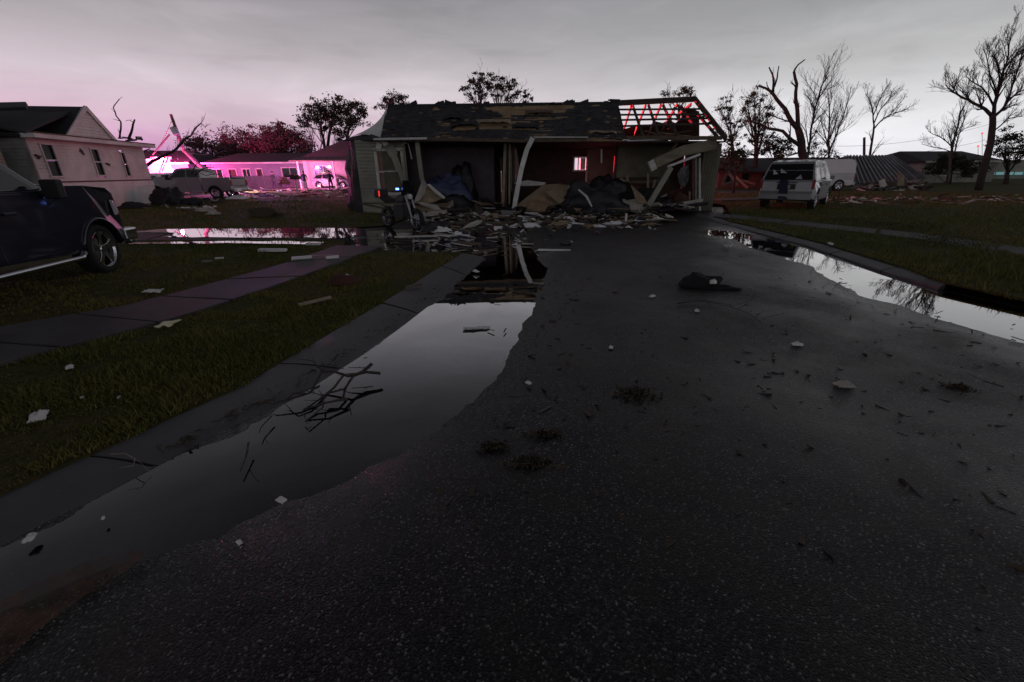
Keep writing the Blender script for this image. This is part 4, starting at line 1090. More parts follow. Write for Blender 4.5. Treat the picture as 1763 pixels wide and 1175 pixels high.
def side_quad(mb, pts, hw, s_, off=.006, th=.012):
    """panel on the body side; pts in x,z"""
    vs = [Vector((x, s_ * (hw(x, z) + off), z)) for x, z in pts]
    return mb.slab(vs if s_ > 0 else vs[::-1], th, (0, s_, 0))

def pickup(name, label, loc, rz, paint, L=5.85, Wd=2.02, wr=.41, rimm=None, rimr=.66, lights=True, crew=False):
    r_ = thing(name, loc, label, 'pickup truck', rz=rz)
    ax1, ax2 = 1.95, -1.8; hw0 = Wd / 2
    def hw(x, z):
        w_ = hw0 - .03 * max(0, (z - .9)) - .05 * max(0, .55 - z)
        if x > 2.3: w_ -= .16 * ((x - 2.3) / .62) ** 2
        return w_
    # lower body: front section incl. cab
    prof = [(-1.0, .5), (-.95, 1.34), (1.0, 1.34), (1.16, 1.40), (1.9, 1.39), (2.5, 1.34), (2.74, 1.24), (2.84, 1.05), (2.88, .6), (2.86, .42), (2.45, .42)]
    prof += [(x, z) for x, z in arch(ax1, .5, .42)][::-1] + [(1.3, .42)]
    body = MB().prism(prof, hw).build('body', paint, r_, world=False, bevel=.035, seg=3)
    for s_ in (-1, 1):
        p2 = [(-2.92, .55), (-2.9, 1.34), (-1.04, 1.35), (-1.04, .45)] + [(x, z) for x, z in arch(ax2, .5, .45)][::-1] + [(-2.5, .5)]
        m_ = MB(); n_ = len(p2); yo, yi = s_ * (hw0 - .01), s_ * (hw0 - .16)
        m_.add([(x, yo, z) for x, z in p2] + [(x, yi, z) for x, z in p2], [tuple(range(n_)), tuple(range(2 * n_ - 1, n_ - 1, -1))] + [(i, n_ + i, n_ + (i + 1) % n_, (i + 1) % n_) for i in range(n_)])
        m_.build('bed_side', paint, r_, world=False, bevel=.02)
    MB().box((-1.97, 0, .82), (1.9, Wd - .34, .06)).build('bed_floor', black_plastic, r_, world=False)
    MB().box((-2.88, 0, .92), (.08, Wd - .3, .64)).build('tailgate', paint, r_, world=False, bevel=.02)
    MB().box((-3.0, 0, .55), (.14, Wd - .1, .2)).build('rear_bumper', chrome, r_, world=False, bevel=.03)
    # cab
    def chw(x, z): return hw0 - .04 - .2 * (z - 1.24) / .65
    cab = [(-1.0, 1.3), (-.95, 1.7), (-.84, 1.9), (-.3, 1.96), (.3, 1.95), (.55, 1.89), (1.2, 1.34)]
    MB().prism(cab, chw).build('cab', paint, r_, world=False, bevel=.03, seg=3)
    for s_ in (-1, 1):
        for q in ([(-.88, 1.38), (-.84, 1.8), (-.12, 1.84), (-.12, 1.38)], [(-.04, 1.38), (-.04, 1.84), (.42, 1.82), (.98, 1.38)]):
            side_quad(MB(), q, chw, s_).build('side_window', glass_dark, r_, world=False)
        for q in ([(-.95, .52), (-.95, 1.32), (-.1, 1.32), (-.1, .5)], [(-.07, .5), (-.07, 1.32), (.98, 1.31), (1.08, .8), (1.0, .5)]):
            d_ = side_quad(MB(), q, hw, s_, .008, .01).build('door', paint, r_, world=False, bevel=.006)
            x_ = q[2][0] - .72 if q[2][0] > 0 else -.68
            MB().box((x_, s_ * (hw0 + .02), 1.08), (.2, .03, .035)).build('handle', paint, d_, world=False, bevel=.008)
        mi = MB(); mi.box((1.02, s_ * (hw0 + .13), 1.36), (.13, .22, .26)); mi.box((1.02, s_ * (hw0 + .0), 1.29), (.06, .14, .05)); mi.build('wing_mirror', black_plastic, r_, world=False, bevel=.03)
        MB().tube([(-1.05, s_ * (hw0 + .04), .42), (-.9, s_ * (hw0 + .06), .36), (1.2, s_ * (hw0 + .06), .36), (1.35, s_ * (hw0 + .02), .42)], .042, 8).build('running_board', chrome, r_, world=False, smooth=True)
        for cx in (ax1, ax2):
            m_ = MB(); ap = [(x, z) for x, z in arch(cx, .52, .46, 12)]; m_.tube([(x, s_ * (hw(x, z) + .0), z) for x, z in ap], .03, 6); m_.build('wheel_arch_trim', black_plastic if cx > 0 and False else paint, r_, world=False, smooth=True)
            m_ = MB(); ap = arch(cx, .505, .44, 10); n_ = len(ap)
            m_.add([(x, s_ * (hw0 - .05), z) for x, z in ap] + [(x, s_ * (hw0 - .42), z) for x, z in ap], [(i, i + 1, n_ + i + 1, n_ + i) for i in range(n_ - 1)] + [tuple(range(n_, 2 * n_))]); m_.build('wheel_well', black_plastic, r_, world=False)
            wheel(r_, cx, s_ * (hw0 - .16), wr, s_, .27, 5, rimm, rimr)
        h_ = MB(); h_.slab([Vector((2.6, s_ * .975, .9)), Vector((2.85, s_ * .885, .92)), Vector((2.84, s_ * .88, 1.1)), Vector((2.58, s_ * .975, 1.14))], .03, (.5, s_, 0)); h_.build('headlight', clear_lens, r_, world=False)
        MB().box((-2.94, s_ * (hw0 - .1), 1.0), (.05, .16, .38)).build('tail_lamp', tail_red, r_, world=False, bevel=.01)
    ws = MB(); ws.slab([Vector((.62, .76, 1.865)), Vector((1.17, .87, 1.40)), Vector((1.17, -.87, 1.40)), Vector((.62, -.76, 1.865))], .01, (.6, 0, .78)); o_ = ws.build('windscreen', glass_dark, r_, world=False)
    for q in range(3): MB().box((2.93, 0, .78 + .1 * q), (.035, 1.36, .045)).build('grille_bar', chrome, r_, world=False)
    MB().box((2.9, 0, .88), (.03, 1.5, .36)).build('grille', black_plastic, r_, world=False)
    b_ = MB(); b_.prism([(2.8, .38), (2.8, .66), (3.0, .66), (3.04, .5), (2.98, .38)], hw0 - .06); b_.build('front_bumper', chrome, r_, world=False, bevel=.04)
    for s_ in (-1, 1): b2 = MB().box((2.78, s_ * (hw0 - .05), .56), (.38, .1, .2)).build('bumper_corner', chrome, r_, world=False, bevel=.03)
    MB().box((1.75, 0, 1.405), (1.0, 1.1, .03)).build('hood_bulge', paint, r_, world=False, bevel=.02)
    return r_

hd = R(90)
# near navy pickup: place its right front wheel on the photographed spot
TH = R(99); SCT = 1.03
tl = G(196, 473); fx = Vector((math.cos(TH), math.sin(TH), 0)); rt = Vector((fx.y, -fx.x, 0))
base = Vector((tl.x, tl.y, 0)) - fx * 1.95 * .85 - rt * .98 * SCT; base.z = .03
pickup('parked_pickup', 'dark navy pickup truck with chrome wheels parked on the grass at the left edge', base, TH, car_navy, wr=.40, rimm=chrome, rimr=.74).scale = (.85, 1.03, .99)
g_ = G(404, 343)
pickup('parked_pickup', 'silver pickup truck with broken branches over its cab and bed beyond the white house', (g_.x - 2.95, g_.y + .9, 0), R(181), car_silver, wr=.4)

def boxcar(name, label, cat, loc, rz, paint, lower, upper, Wd, axles, wr, side_wins, screens, lamps=(), tumble=.22, spokes=5, extra=None, doors=()):
    """car from a lower outline and a glasshouse outline"""
    r_ = thing(name, loc, label, cat, rz=rz); hw0 = Wd / 2; zb = max(z for x, z in lower)
    xmax = max(x for x, z in lower); xmin = min(x for x, z in lower)
    def hw(x, z):
        w_ = hw0 - .05 * max(0, .55 - z)
        if x > xmax - .6: w_ -= .2 * ((x - xmax + .6) / .6) ** 2
        if x < xmin + .35: w_ -= .08 * ((xmin + .35 - x) / .35) ** 2
        return w_
    zu = min(z for x, z in upper); zt_ = max(z for x, z in upper)
    def uhw(x, z): return hw0 - .03 - tumble * (z - zu) / (zt_ - zu)
    MB().prism(lower, hw).build('body', paint, r_, world=False, bevel=.05, seg=3)
    MB().prism(upper, uhw).build('cabin', paint, r_, world=False, bevel=.04, seg=3)
    for s_ in (-1, 1):
        for q in side_wins: side_quad(MB(), q, uhw, s_).build('side_window', glass_dark, r_, world=False)
        for q in doors:
            d_ = side_quad(MB(), q, hw, s_, .008, .01).build('door', paint, r_, world=False, bevel=.006)
            MB().box((q[0][0] + .15, s_ * (hw0 + .02), q[1][1] - .14), (.18, .03, .035)).build('handle', black_plastic, d_, world=False)
        for cx in axles:
            m_ = MB(); ap = arch(cx, wr + .07, .3, 10); n_ = len(ap)
            m_.add([(x, s_ * (hw0 + .001), z) for x, z in ap] + [(x, s_ * (hw0 - .35), z) for x, z in ap], [(i, i + 1, n_ + i + 1, n_ + i) for i in range(n_ - 1)]); m_.build('wheel_well', black_plastic, r_, world=False)
            wheel(r_, cx, s_ * (hw0 - .12), wr, s_, .22, spokes)
        m_ = MB(); fxx = max(q[2][0] for q in side_wins) if side_wins else upper[-1][0]
        m_.box((fxx + .12, s_ * (hw0 + .1), zu + .12), (.1, .16, .15)); m_.build('wing_mirror', paint, r_, world=False, bevel=.02)
    for nm, q in screens:
        n_ = (Vector(q[1]) - Vector(q[0])).cross(Vector(q[2]) - Vector(q[0])).normalized()
        MB().slab([Vector(p) for p in q], .01, n_).build(nm.replace('rear_opening', 'rear_window'), window_dark if nm == 'rear_opening' else glass_dark, r_, world=False)
    for nm, c_, sz, mt in lamps: MB().box(c_, sz).build(nm, mt, r_, world=False, bevel=.01)
    return r_

# silver minivan, tailgate towards us
def mini_lower():
    p = [(-2.3, .42), (-2.35, .7), (-2.33, 1.08), (1.35, 1.08), (1.7, 1.05), (2.15, .88), (2.35, .62), (2.3, .32), (2.0, .32)]
    return p + arch(1.45, .42, .32)[::-1] + [(.9, .3), (-.9, .3)] + arch(-1.4, .42, .32)[::-1] + [(-2.0, .36)]
mini_upper = [(-2.32, 1.04), (-2.22, 1.45), (-2.02, 1.76), (-1.4, 1.83), (.2, 1.8), (.55, 1.72), (1.55, 1.05)]
phi = R(42); hx_, hy_ = math.sin(phi), math.cos(phi)
rearL, rearR = G(1304, 360), G(1397, 361)
rc = (Vector((10.15, 18.2, 0)) + Vector((11.75, 17.05, 0))) / 2
cen = rc + Vector((hx_, hy_, 0)) * 2.3 + Vector((-.22, 0, 0)); cen.z = .06
van = boxcar('minivan', 'silver minivan with smashed dark rear window parked on the right lawn', 'minivan', cen, R(90) - phi, car_silver, mini_lower(), mini_upper, 1.92, (1.45, -1.4), .35,
    [[(-2.1, 1.12), (-1.98, 1.62), (-1.2, 1.7), (-1.2, 1.12)], [(-1.1, 1.12), (-1.1, 1.7), (-.1, 1.71), (-.1, 1.12)], [(0, 1.12), (0, 1.71), (.5, 1.66), (1.25, 1.12)]],
    [('rear_opening', [(-2.36, .82, 1.12), (-2.36, -.82, 1.12), (-2.12, -.7, 1.68), (-2.12, .7, 1.68)]), ('windscreen', [(.66, .72, 1.68), (.66, -.72, 1.68), (1.52, -.85, 1.1), (1.52, .85, 1.1)])],
    [('tail_lamp', (-2.31, .88, .95), (.08, .1, .34), tail_red), ('tail_lamp', (-2.31, -.88, .95), (.08, .1, .34), tail_red), ('plate_recess', (-2.355, 0, .86), (.03, .62, .2), black_plastic), ('rear_bumper', (-2.4, 0, .5), (.14, 1.78, .2), car_silver),
     ('licence_plate', (-2.375, 0, .86), (.012, .3, .14), drywall), ('tailgate_handle', (-2.36, .0, 1.01), (.05, .7, .035), black_plastic), ('headlight', (2.2, .7, .78), (.1, .3, .14), clear_lens), ('headlight', (2.2, -.7, .78), (.1, .3, .14), clear_lens), ('roof_rail', (-.8, .68, 1.84), (1.9, .03, .03), black_plastic), ('roof_rail', (-.8, -.68, 1.84), (1.9, .03, .03), black_plastic)],
    doors=([(-1.15, .42), (-1.15, 1.04), (-.05, 1.05), (-.05, .42)], [(0.0, .42), (0.0, 1.05), (1.1, 1.04), (1.0, .42)]))
# glass shards left in the frame and a dark streak of cloth on the tailgate
for a, b, c in (((-2.345, .05, 1.35), (-2.29, .3, 1.52), (-2.33, .28, 1.36)), ((-2.35, .35, 1.32), (-2.3, .55, 1.5), (-2.34, .52, 1.3)), ((-2.36, -.5, 1.14), (-2.31, -.4, 1.3), (-2.36, -.25, 1.14))):
    MB().slab([Vector(p) + Vector((-.03, 0, 0)) for p in (a, b, c)], .01).build('broken_glass', steel, van, world=False)
MB().slab([(-2.44, .25, 1.1), (-2.42, -.02, 1.12), (-2.44, -.1, .6), (-2.48, -.16, .42), (-2.48, .18, .42), (-2.45, .2, .7)], .03, (-1, 0, 0)).build('hanging_cloth', M('blue_black_cloth', (.02, .022, .05), .9, .4, 8.0), van, world=False)
# white cargo van
def cargo_lower():
    p = [(-2.8, .42), (-2.85, .7), (-2.82, 1.2), (1.8, 1.2), (2.5, 1.1), (2.8, .8), (2.78, .4), (2.4, .4)]
    return p + arch(1.95, .44, .4)[::-1] + [(1.2, .38), (-1.2, .38)] + arch(-1.75, .44, .4)[::-1] + [(-2.5, .4)]
wv = G(1440, 331)
cv = boxcar('cargo_van', 'white windowless cargo van behind the silver minivan', 'van', (G(1469, 331).x - 2.75, G(1469, 331).y + 1.2, .05), R(180 + 3), car_white, cargo_lower(),
    [(-2.83, 1.16), (-2.78, 1.8), (-2.62, 2.08), (-2.3, 2.14), (1.0, 2.14), (1.3, 2.06), (1.95, 1.18)], 2.0, (1.95, -1.75), .38,
    [[(.55, 1.28), (.55, 1.85), (1.25, 1.82), (1.75, 1.28)]], [('rear_window', [(-2.85, .75, 1.35), (-2.85, -.75, 1.35), (-2.78, -.7, 1.85), (-2.78, .7, 1.85)]), ('windscreen', [(1.36, .78, 2.0), (1.36, -.78, 2.0), (1.94, -.86, 1.25), (1.94, .86, 1.25)])],
    [('tail_lamp', (-2.84, .9, 1.0), (.06, .1, .4), tail_red), ('tail_lamp', (-2.84, -.9, 1.0), (.06, .1, .4), tail_red), ('rear_bumper', (-2.9, 0, .5), (.14, 1.9, .16), chrome), ('headlight', (2.72, .7, .85), (.1, .3, .2), clear_lens), ('headlight', (2.72, -.7, .85), (.1, .3, .2), clear_lens)], tumble=.12, doors=([(.5, .48), (.5, 1.16), (1.5, 1.15), (1.4, .48)],))
# grey hatchback in the lit yard
def hatch_lower():
    p = [(-2.1, .4), (-2.12, .7), (-2.0, .98), (.9, .98), (1.75, .84), (2.1, .62), (2.08, .32), (1.7, .3)]
    return p + arch(1.3, .4, .3)[::-1] + [(.8, .28), (-.8, .28)] + arch(-1.25, .4, .3)[::-1] + [(-1.8, .34)]
gs = G(571, 326)
boxcar('hatchback', 'grey hatchback parked in front of the pink-lit bungalow', 'car', (gs.x, gs.y + .9, .02), R(-3), car_grey, hatch_lower(), [(-2.05, .95), (-1.75, 1.35), (-1.2, 1.52), (-.1, 1.54), (.25, 1.46), (1.05, .96)], 1.85, (1.3, -1.25), .34,
    [[(-1.7, 1.02), (-1.45, 1.35), (-.85, 1.42), (-.85, 1.02)], [(-.78, 1.02), (-.78, 1.43), (-.15, 1.44), (-.15, 1.02)], [(-.08, 1.02), (-.08, 1.44), (.2, 1.4), (.8, 1.02)]],
    [('windscreen', [(.32, .68, 1.43), (.32, -.68, 1.43), (1.02, -.8, 1.0), (1.02, .8, 1.0)]), ('rear_window', [(-2.04, .75, 1.02), (-2.04, -.75, 1.02), (-1.72, -.68, 1.36), (-1.72, .68, 1.36)])],
    [('headlight', (1.98, .65, .68), (.1, .3, .12), clear_lens), ('headlight', (1.98, -.65, .68), (.1, .3, .12), clear_lens), ('tail_lamp', (-2.06, .7, .85), (.06, .25, .12), tail_red), ('tail_lamp', (-2.06, -.7, .85), (.06, .25, .12), tail_red)], doors=([(-.9, .4), (-.9, .94), (-.1, .95), (-.1, .4)], [(-.05, .4), (-.05, .95), (.85, .93), (.8, .4)]))

# emergency vehicles with lit light bars
red_l = EM('red_strobe', (1.0, .03, .12), 26.0); blue_l = EM('blue_strobe', (.12, .1, 1.0), 26.0); white_l = EM('white_strobe', (1.0, .72, 1.0), 26.0); mag_l = EM('magenta_strobe', (1.0, .18, .75), 22.0)
def cruiser(label, loc, rz, bar_z=1.62):
    c_ = boxcar('police_suv', label, 'police car', loc, rz, car_white, mini_lower(), [(-2.3, 1.04), (-2.1, 1.5), (-1.9, 1.66), (-1.0, 1.7), (.2, 1.68), (.5, 1.6), (1.35, 1.06)], 1.95, (1.45, -1.4), .38,
        [[(-1.95, 1.12), (-1.8, 1.52), (-1.2, 1.58), (-1.2, 1.12)], [(-1.1, 1.12), (-1.1, 1.58), (-.2, 1.6), (-.2, 1.12)], [(-.1, 1.12), (-.1, 1.6), (.45, 1.55), (1.05, 1.12)]],
        [('windscreen', [(.6, .72, 1.56), (.6, -.72, 1.56), (1.34, -.85, 1.1), (1.34, .85, 1.1)]), ('rear_window', [(-2.28, .75, 1.12), (-2.28, -.75, 1.12), (-2.1, -.7, 1.5), (-2.1, .7, 1.5)])],
        [('headlight', (2.28, .7, .78), (.1, .3, .16), white_l), ('headlight', (2.28, -.7, .78), (.1, .3, .16), white_l), ('light_bar_base', (-.3, 0, 1.72), (.34, 1.3, .05), black_plastic)])
    for y_, mt in ((-.55, red_l), (-.28, mag_l), (.0, white_l), (.28, mag_l), (.55, blue_l)):
        MB().box((-.3, y_, 1.81), (.3, .25, .13)).build('light_bar_lamp', mt, c_, world=False)
    return c_
p_a = P(303, 290, 36.5)
cruiser('police car with blazing magenta light bar behind the silver pickup', (p_a.x, p_a.y, 0), R(70))
amb = thing('ambulance', (-29.8, 38.5, 0), 'boxy ambulance with red and violet strobes half hidden by the white house', 'ambulance', rz=R(75))
MB().box((-1.2, 0, 1.65), (3.9, 2.3, 2.2)).build('box_body', car_white, amb, world=False, bevel=.06)
MB().prism([(.75, .5), (.75, 2.1), (1.5, 2.0), (2.0, 1.35), (2.85, 1.15), (2.95, .5)], 1.0).build('cab', car_white, amb, world=False, bevel=.05)
MB().slab([(1.56, .8, 1.98), (2.04, .86, 1.38), (2.04, -.86, 1.38), (1.56, -.8, 1.98)], .01, (.7, 0, .6)).build('windscreen', glass_dark, amb, world=False)
for s_ in (-1, 1):
    for cx in (2.1, -2.0): wheel(amb, cx, s_ * .92, .4, s_, .26)
    for x_ in (-2.9, -1.2, .5): MB().box((x_, s_ * 1.17, 2.55), (.34, .06, .16)).build('strobe', (red_l, white_l, mag_l)[(int(x_ * 2) + s_) % 3], amb, world=False)
    MB().box((-1.2, s_ * 1.16, 1.5), (3.7, .02, .3)).build('stripe', M('stripe_red', (.4, .04, .03), .5, .1, 3.0), amb, world=False)
for y_, mt in ((-.8, red_l), (-.3, white_l), (.3, mag_l), (.8, red_l)): MB().box((.9, y_, 2.86), (.3, .3, .16)).build('strobe', mt, amb, world=False)
cruiser('patrol car added to carry a magenta lamp, far back between snapped pole and long low house', (-38.5, 50.6, 0), R(190))  # added vehicle, carries the lamp that tints the left trees
cruiser('patrol car with red light bar directly behind the right half of the ruined house', (6.0, 30.5, 0), R(170))
# second patrol car on the street behind the ruined house
cruiser('police car with red light bar on the street behind the ruined house', (-2.6, 29.0, 0), R(180))

def lamp(name, loc, col, power, rad=.12):
    l = bpy.data.lights.new(name, 'POINT'); l.color = col; l.energy = power; l.shadow_soft_size = rad
    o = bpy.data.objects.new(name, l); COL.objects.link(o); o.location = loc; return o
lamp('lightbar_and_fill_glow', (p_a.x + .2, p_a.y - .1, 2.2), (1.0, .10, .55), 1100)
lamp('lightbar_and_fill_glow', (-28.5, 38.0, 3.3), (1.0, .08, .22), 1200)
lamp('lightbar_and_fill_glow', (-24.0, 40.5, 2.4), (.30, .18, 1.0), 1500)  # free lamp with no light bar here, added to tint the bungalow violet
lamp('lightbar_and_fill_glow', (-21.0, 44.5, 2.3), (1.0, .16, .42), 1500)  # free lamp without a vehicle, added to brighten the yard and porch bungalow
lamp('lightbar_and_fill_glow', (-2.3, 28.8, 2.2), (1.0, .04, .07), 260)
lamp('lightbar_and_fill_glow', (-38.3, 50.3, 2.7), (1.0, .07, .36), 11000)  # added together with its patrol car to redden the left woods
lamp('lightbar_and_fill_glow', (6.3, 30.2, 2.2), (1.0, .05, .08), 1100)
sl = bpy.data.lights.new('red_spot', 'SPOT'); sl.color = (1.0, .03, .06); sl.energy = 34000; sl.spot_size = R(38); sl.spot_blend = .5; sl.shadow_soft_size = .1
so = bpy.data.objects.new('red_spot', sl); COL.objects.link(so); so.location = (-2.3, 28.6, 2.1)
so.rotation_euler = (Vector((6.2, 20.2, 3.6)) - so.location).to_track_quat('-Z', 'Y').to_euler()
lamp('headlamp_glow', (p_a.x + 3.0, p_a.y + 4, 1.2), (1.0, .6, .45), 900)

gl_ = thing('police_light_dot', P(1032, 306, 19.2), 'small pinkish glowing ball added inside the ruined house for police light through a gap', 'lamp')
MB().lathe([(.001, .07), (.06, .05), (.07, 0), (.05, -.06)], 'z', P(1032, 306, 19.2), 10).build('glow_ball', EM('dot_glow', (1.0, .6, .7), 4.0), gl_)  # added ball on a stand, in place of police light seen through a gap
MB().tube([P(1032, 308, 19.2), P(1032, 330, 19.2), Vector((P(1032, 330, 19.2).x, 19.2, .1))], .02, 5).build('added_stand', steel, gl_)
lamp('added_red_glow', P(1030, 300, 19.5), (1.0, .12, .22), 5, .05)  # added red lamp that tints the wall behind the ball
# ------------------------------------------------------------------ people far off in the lit yard
skin_m = M('skin', (.35, .22, .16), .6, .1, 5.0); jacket = M('dark_jacket', (.03, .032, .045), .8, .3, 8.0); trousers = M('dark_trousers', (.035, .035, .05), .85, .3, 8.0)
def person(loc, rz, label, stance=0, jm=None, tm=None):
    j = {'pel': (0, 0, .94), 'bel': (0, 0, 1.1), 'che': (0, -.01, 1.36), 'nk': (0, 0, 1.5), 'hd': (0, .02, 1.62), 'tp': (0, .02, 1.74),
         'shl': (-.19, 0, 1.42), 'ell': (-.27, .02, 1.14), 'hal': (-.22, .14 + .1 * stance, .92 + .12 * stance), 'shr': (.19, 0, 1.42), 'elr': (.27, .03, 1.15), 'har': (.2, .2, 1.02 - .12 * stance),
         'hil': (-.1, 0, .9), 'knl': (-.13, .03, .5), 'anl': (-.15, -.03 - .12 * stance, .09), 'tol': (-.16, .14 - .12 * stance, .05), 'hir': (.1, 0, .9), 'knr': (.13, .04 + .08 * stance, .5), 'anr': (.15, .02 + .14 * stance, .09), 'tor': (.17, .18 + .14 * stance, .05)}
    rad = {'pel': .15, 'bel': .14, 'che': .17, 'nk': .06, 'hd': .105, 'tp': .07, 'shl': .075, 'ell': .05, 'hal': .04, 'shr': .075, 'elr': .05, 'har': .04, 'hil': .1, 'knl': .07, 'anl': .05, 'tol': .045, 'hir': .1, 'knr': .07, 'anr': .05, 'tor': .045}
    ed = ['pel-bel', 'bel-che', 'che-nk', 'nk-hd', 'hd-tp', 'che-shl', 'shl-ell', 'ell-hal', 'che-shr', 'shr-elr', 'elr-har', 'pel-hil', 'hil-knl', 'knl-anl', 'anl-tol', 'pel-hir', 'hir-knr', 'knr-anr', 'anr-tor']
    ks = list(j); me = bpy.data.meshes.new('person_skeleton'); me.from_pydata([j[k] for k in ks], [(ks.index(a), ks.index(b)) for a, b in (e.split('-') for e in ed)], [])
    o = bpy.data.objects.new('person', me); COL.objects.link(o)
    md = o.modifiers.new('skin', 'SKIN'); me.skin_vertices  # created by the modifier
    for i, k in enumerate(ks): me.skin_vertices[0].data[i].radius = (rad[k], rad[k]); me.skin_vertices[0].data[i].use_root = (k == 'pel')
    sb = o.modifiers.new('sub', 'SUBSURF'); sb.levels = 1; sb.render_levels = 1
    dg = bpy.context.evaluated_depsgraph_get(); nm = bpy.data.meshes.new_from_object(o.evaluated_get(dg))
    o.modifiers.clear(); o.data = nm; bpy.data.meshes.remove(me)
    nm.materials.clear()
    for m_ in (jm or jacket, tm or trousers, skin_m): nm.materials.append(m_)
    for p_ in nm.polygons:
        c_ = p_.center; p_.use_smooth = True
        p_.material_index = 2 if c_.z > 1.53 or (abs(c_.x) > .15 and c_.y > .12 and .8 < c_.z < 1.12) else (1 if c_.z < .92 else 0)
    o.location = loc; o.rotation_euler = (0, 0, rz); tag(o, label, 'person', 'people standing in the lit yard')
    h_ = MB(); h_.lathe([(.001, .1), (.07, .085), (.105, .03), (.112, -.02), (.1, -.06)], 'z', (0, -.005, 1.7), 10); h_.build('hair', black_plastic, o, world=False, smooth=True)
    return o
g_ = G(474, 327); person((g_.x, g_.y, 0), R(160), 'person in dark jacket standing before the violet bungalow', 0)
g_ = G(527, 329); person((g_.x, g_.y, 0), R(20), 'person in dark jacket and light trousers standing left of the grey hatchback', .6, None, M('light_trousers', (.3, .3, .33), .8, .2, 5.0))
g_ = G(571, 329); person((g_.x, g_.y, 0), R(200), 'person in dark clothes standing in front of the grey hatchback', .3)

# ------------------------------------------------------------------ dark motorcycle in front of the ruined house
mp = G(692, 397)
mc = thing('motorcycle', (mp.x - .05, mp.y + .35, 0), 'dark motorcycle with a small blue lamp and red reflector left of the debris', 'motorcycle', rz=R(-40))
def mwheel(x, y=0):
    m_ = MB(); m_.lathe([(.2, -.05), (.29, -.05), (.31, 0), (.29, .05), (.2, .05)], 'y', (x, y, .31), 28); wv_ = m_.build('wheel', rubber, mc, world=False, smooth=True)
    m_ = MB(); m_.lathe([(.215, -.04), (.235, -.055), (.235, .055), (.215, .04)], 'y', (x, y, .31), 28); m_.lathe([(.04, -.07), (.04, .07)], 'y', (x, y, .31), 10)
    for k in range(12):
        a = k * math.pi / 6; m_.bar((x, y, .31), (x + .22 * math.cos(a), y + .03 * (-1) ** k, .31 + .22 * math.sin(a)), .008, .008)
    m_.build('rim', steel, wv_, world=False)
mwheel(.68); mwheel(-.68)
mb = MB(); mb.tube([(.62, .1, .35), (.42, .09, .85), (.36, .09, 1.0)], .028, 8); mb.tube([(.62, -.1, .35), (.42, -.09, .85), (.36, -.09, 1.0)], .028, 8); mb.build('fork', steel, mc, world=False)
MB().tube([(.22, .42, 1.06), (.32, .3, 1.08), (.36, 0, 1.02), (.32, -.3, 1.08), (.22, -.42, 1.06)], .02, 8).build('handlebar', black_plastic, mc, world=False)
MB().prism([(-.1, .75), (-.05, .95), (.2, 1.0), (.36, .92), (.3, .76)], lambda x, z: .15 if z < .9 else .1).build('tank', black_plastic, mc, world=False, bevel=.05)
MB().prism([(-.85, .82), (-.8, .93), (-.5, .86), (-.1, .84), (-.08, .76), (-.6, .72)], .13).build('seat', rubber, mc, world=False, bevel=.03)
mb = MB(); mb.box((.05, 0, .5), (.42, .3, .36)); mb.tube([(.1, 0, .7), (.22, .12, .5), (.1, .16, .3), (-.8, .17, .38)], .035, 8); mb.build('engine', black_plastic, mc, world=False, bevel=.02)
MB().tube([(-.68, .1, .31), (-.1, .12, .4), (-.1, -.12, .4), (-.68, -.1, .31)], .03, 6).build('swing_arm', black_plastic, mc, world=False)
MB().box((-.92, 0, .98), (.3, .34, .24)).build('top_box', black_plastic, mc, world=False, bevel=.04)
MB().prism([(.4, .95), (.5, 1.35), (.46, 1.35), (.34, 1.0)], .2).build('screen', glass_dark, mc, world=False)
MB().lathe([(.001, .5), (.07, .49), (.08, .42), (.04, .36)], 'x', (0, 0, .92), 14).build('headlight', clear_lens, mc, world=False)
MB().box((.3, -.28, 1.13), (.07, .06, .05)).build('blue_lamp', EM('blue_led', (.12, .25, 1.0), 5.0), mc, world=False)
MB().box((-.75, -.18, .98), (.03, .03, .16)).build('red_lamp', EM('red_led', (1.0, .04, .03), .8), mc, world=False)

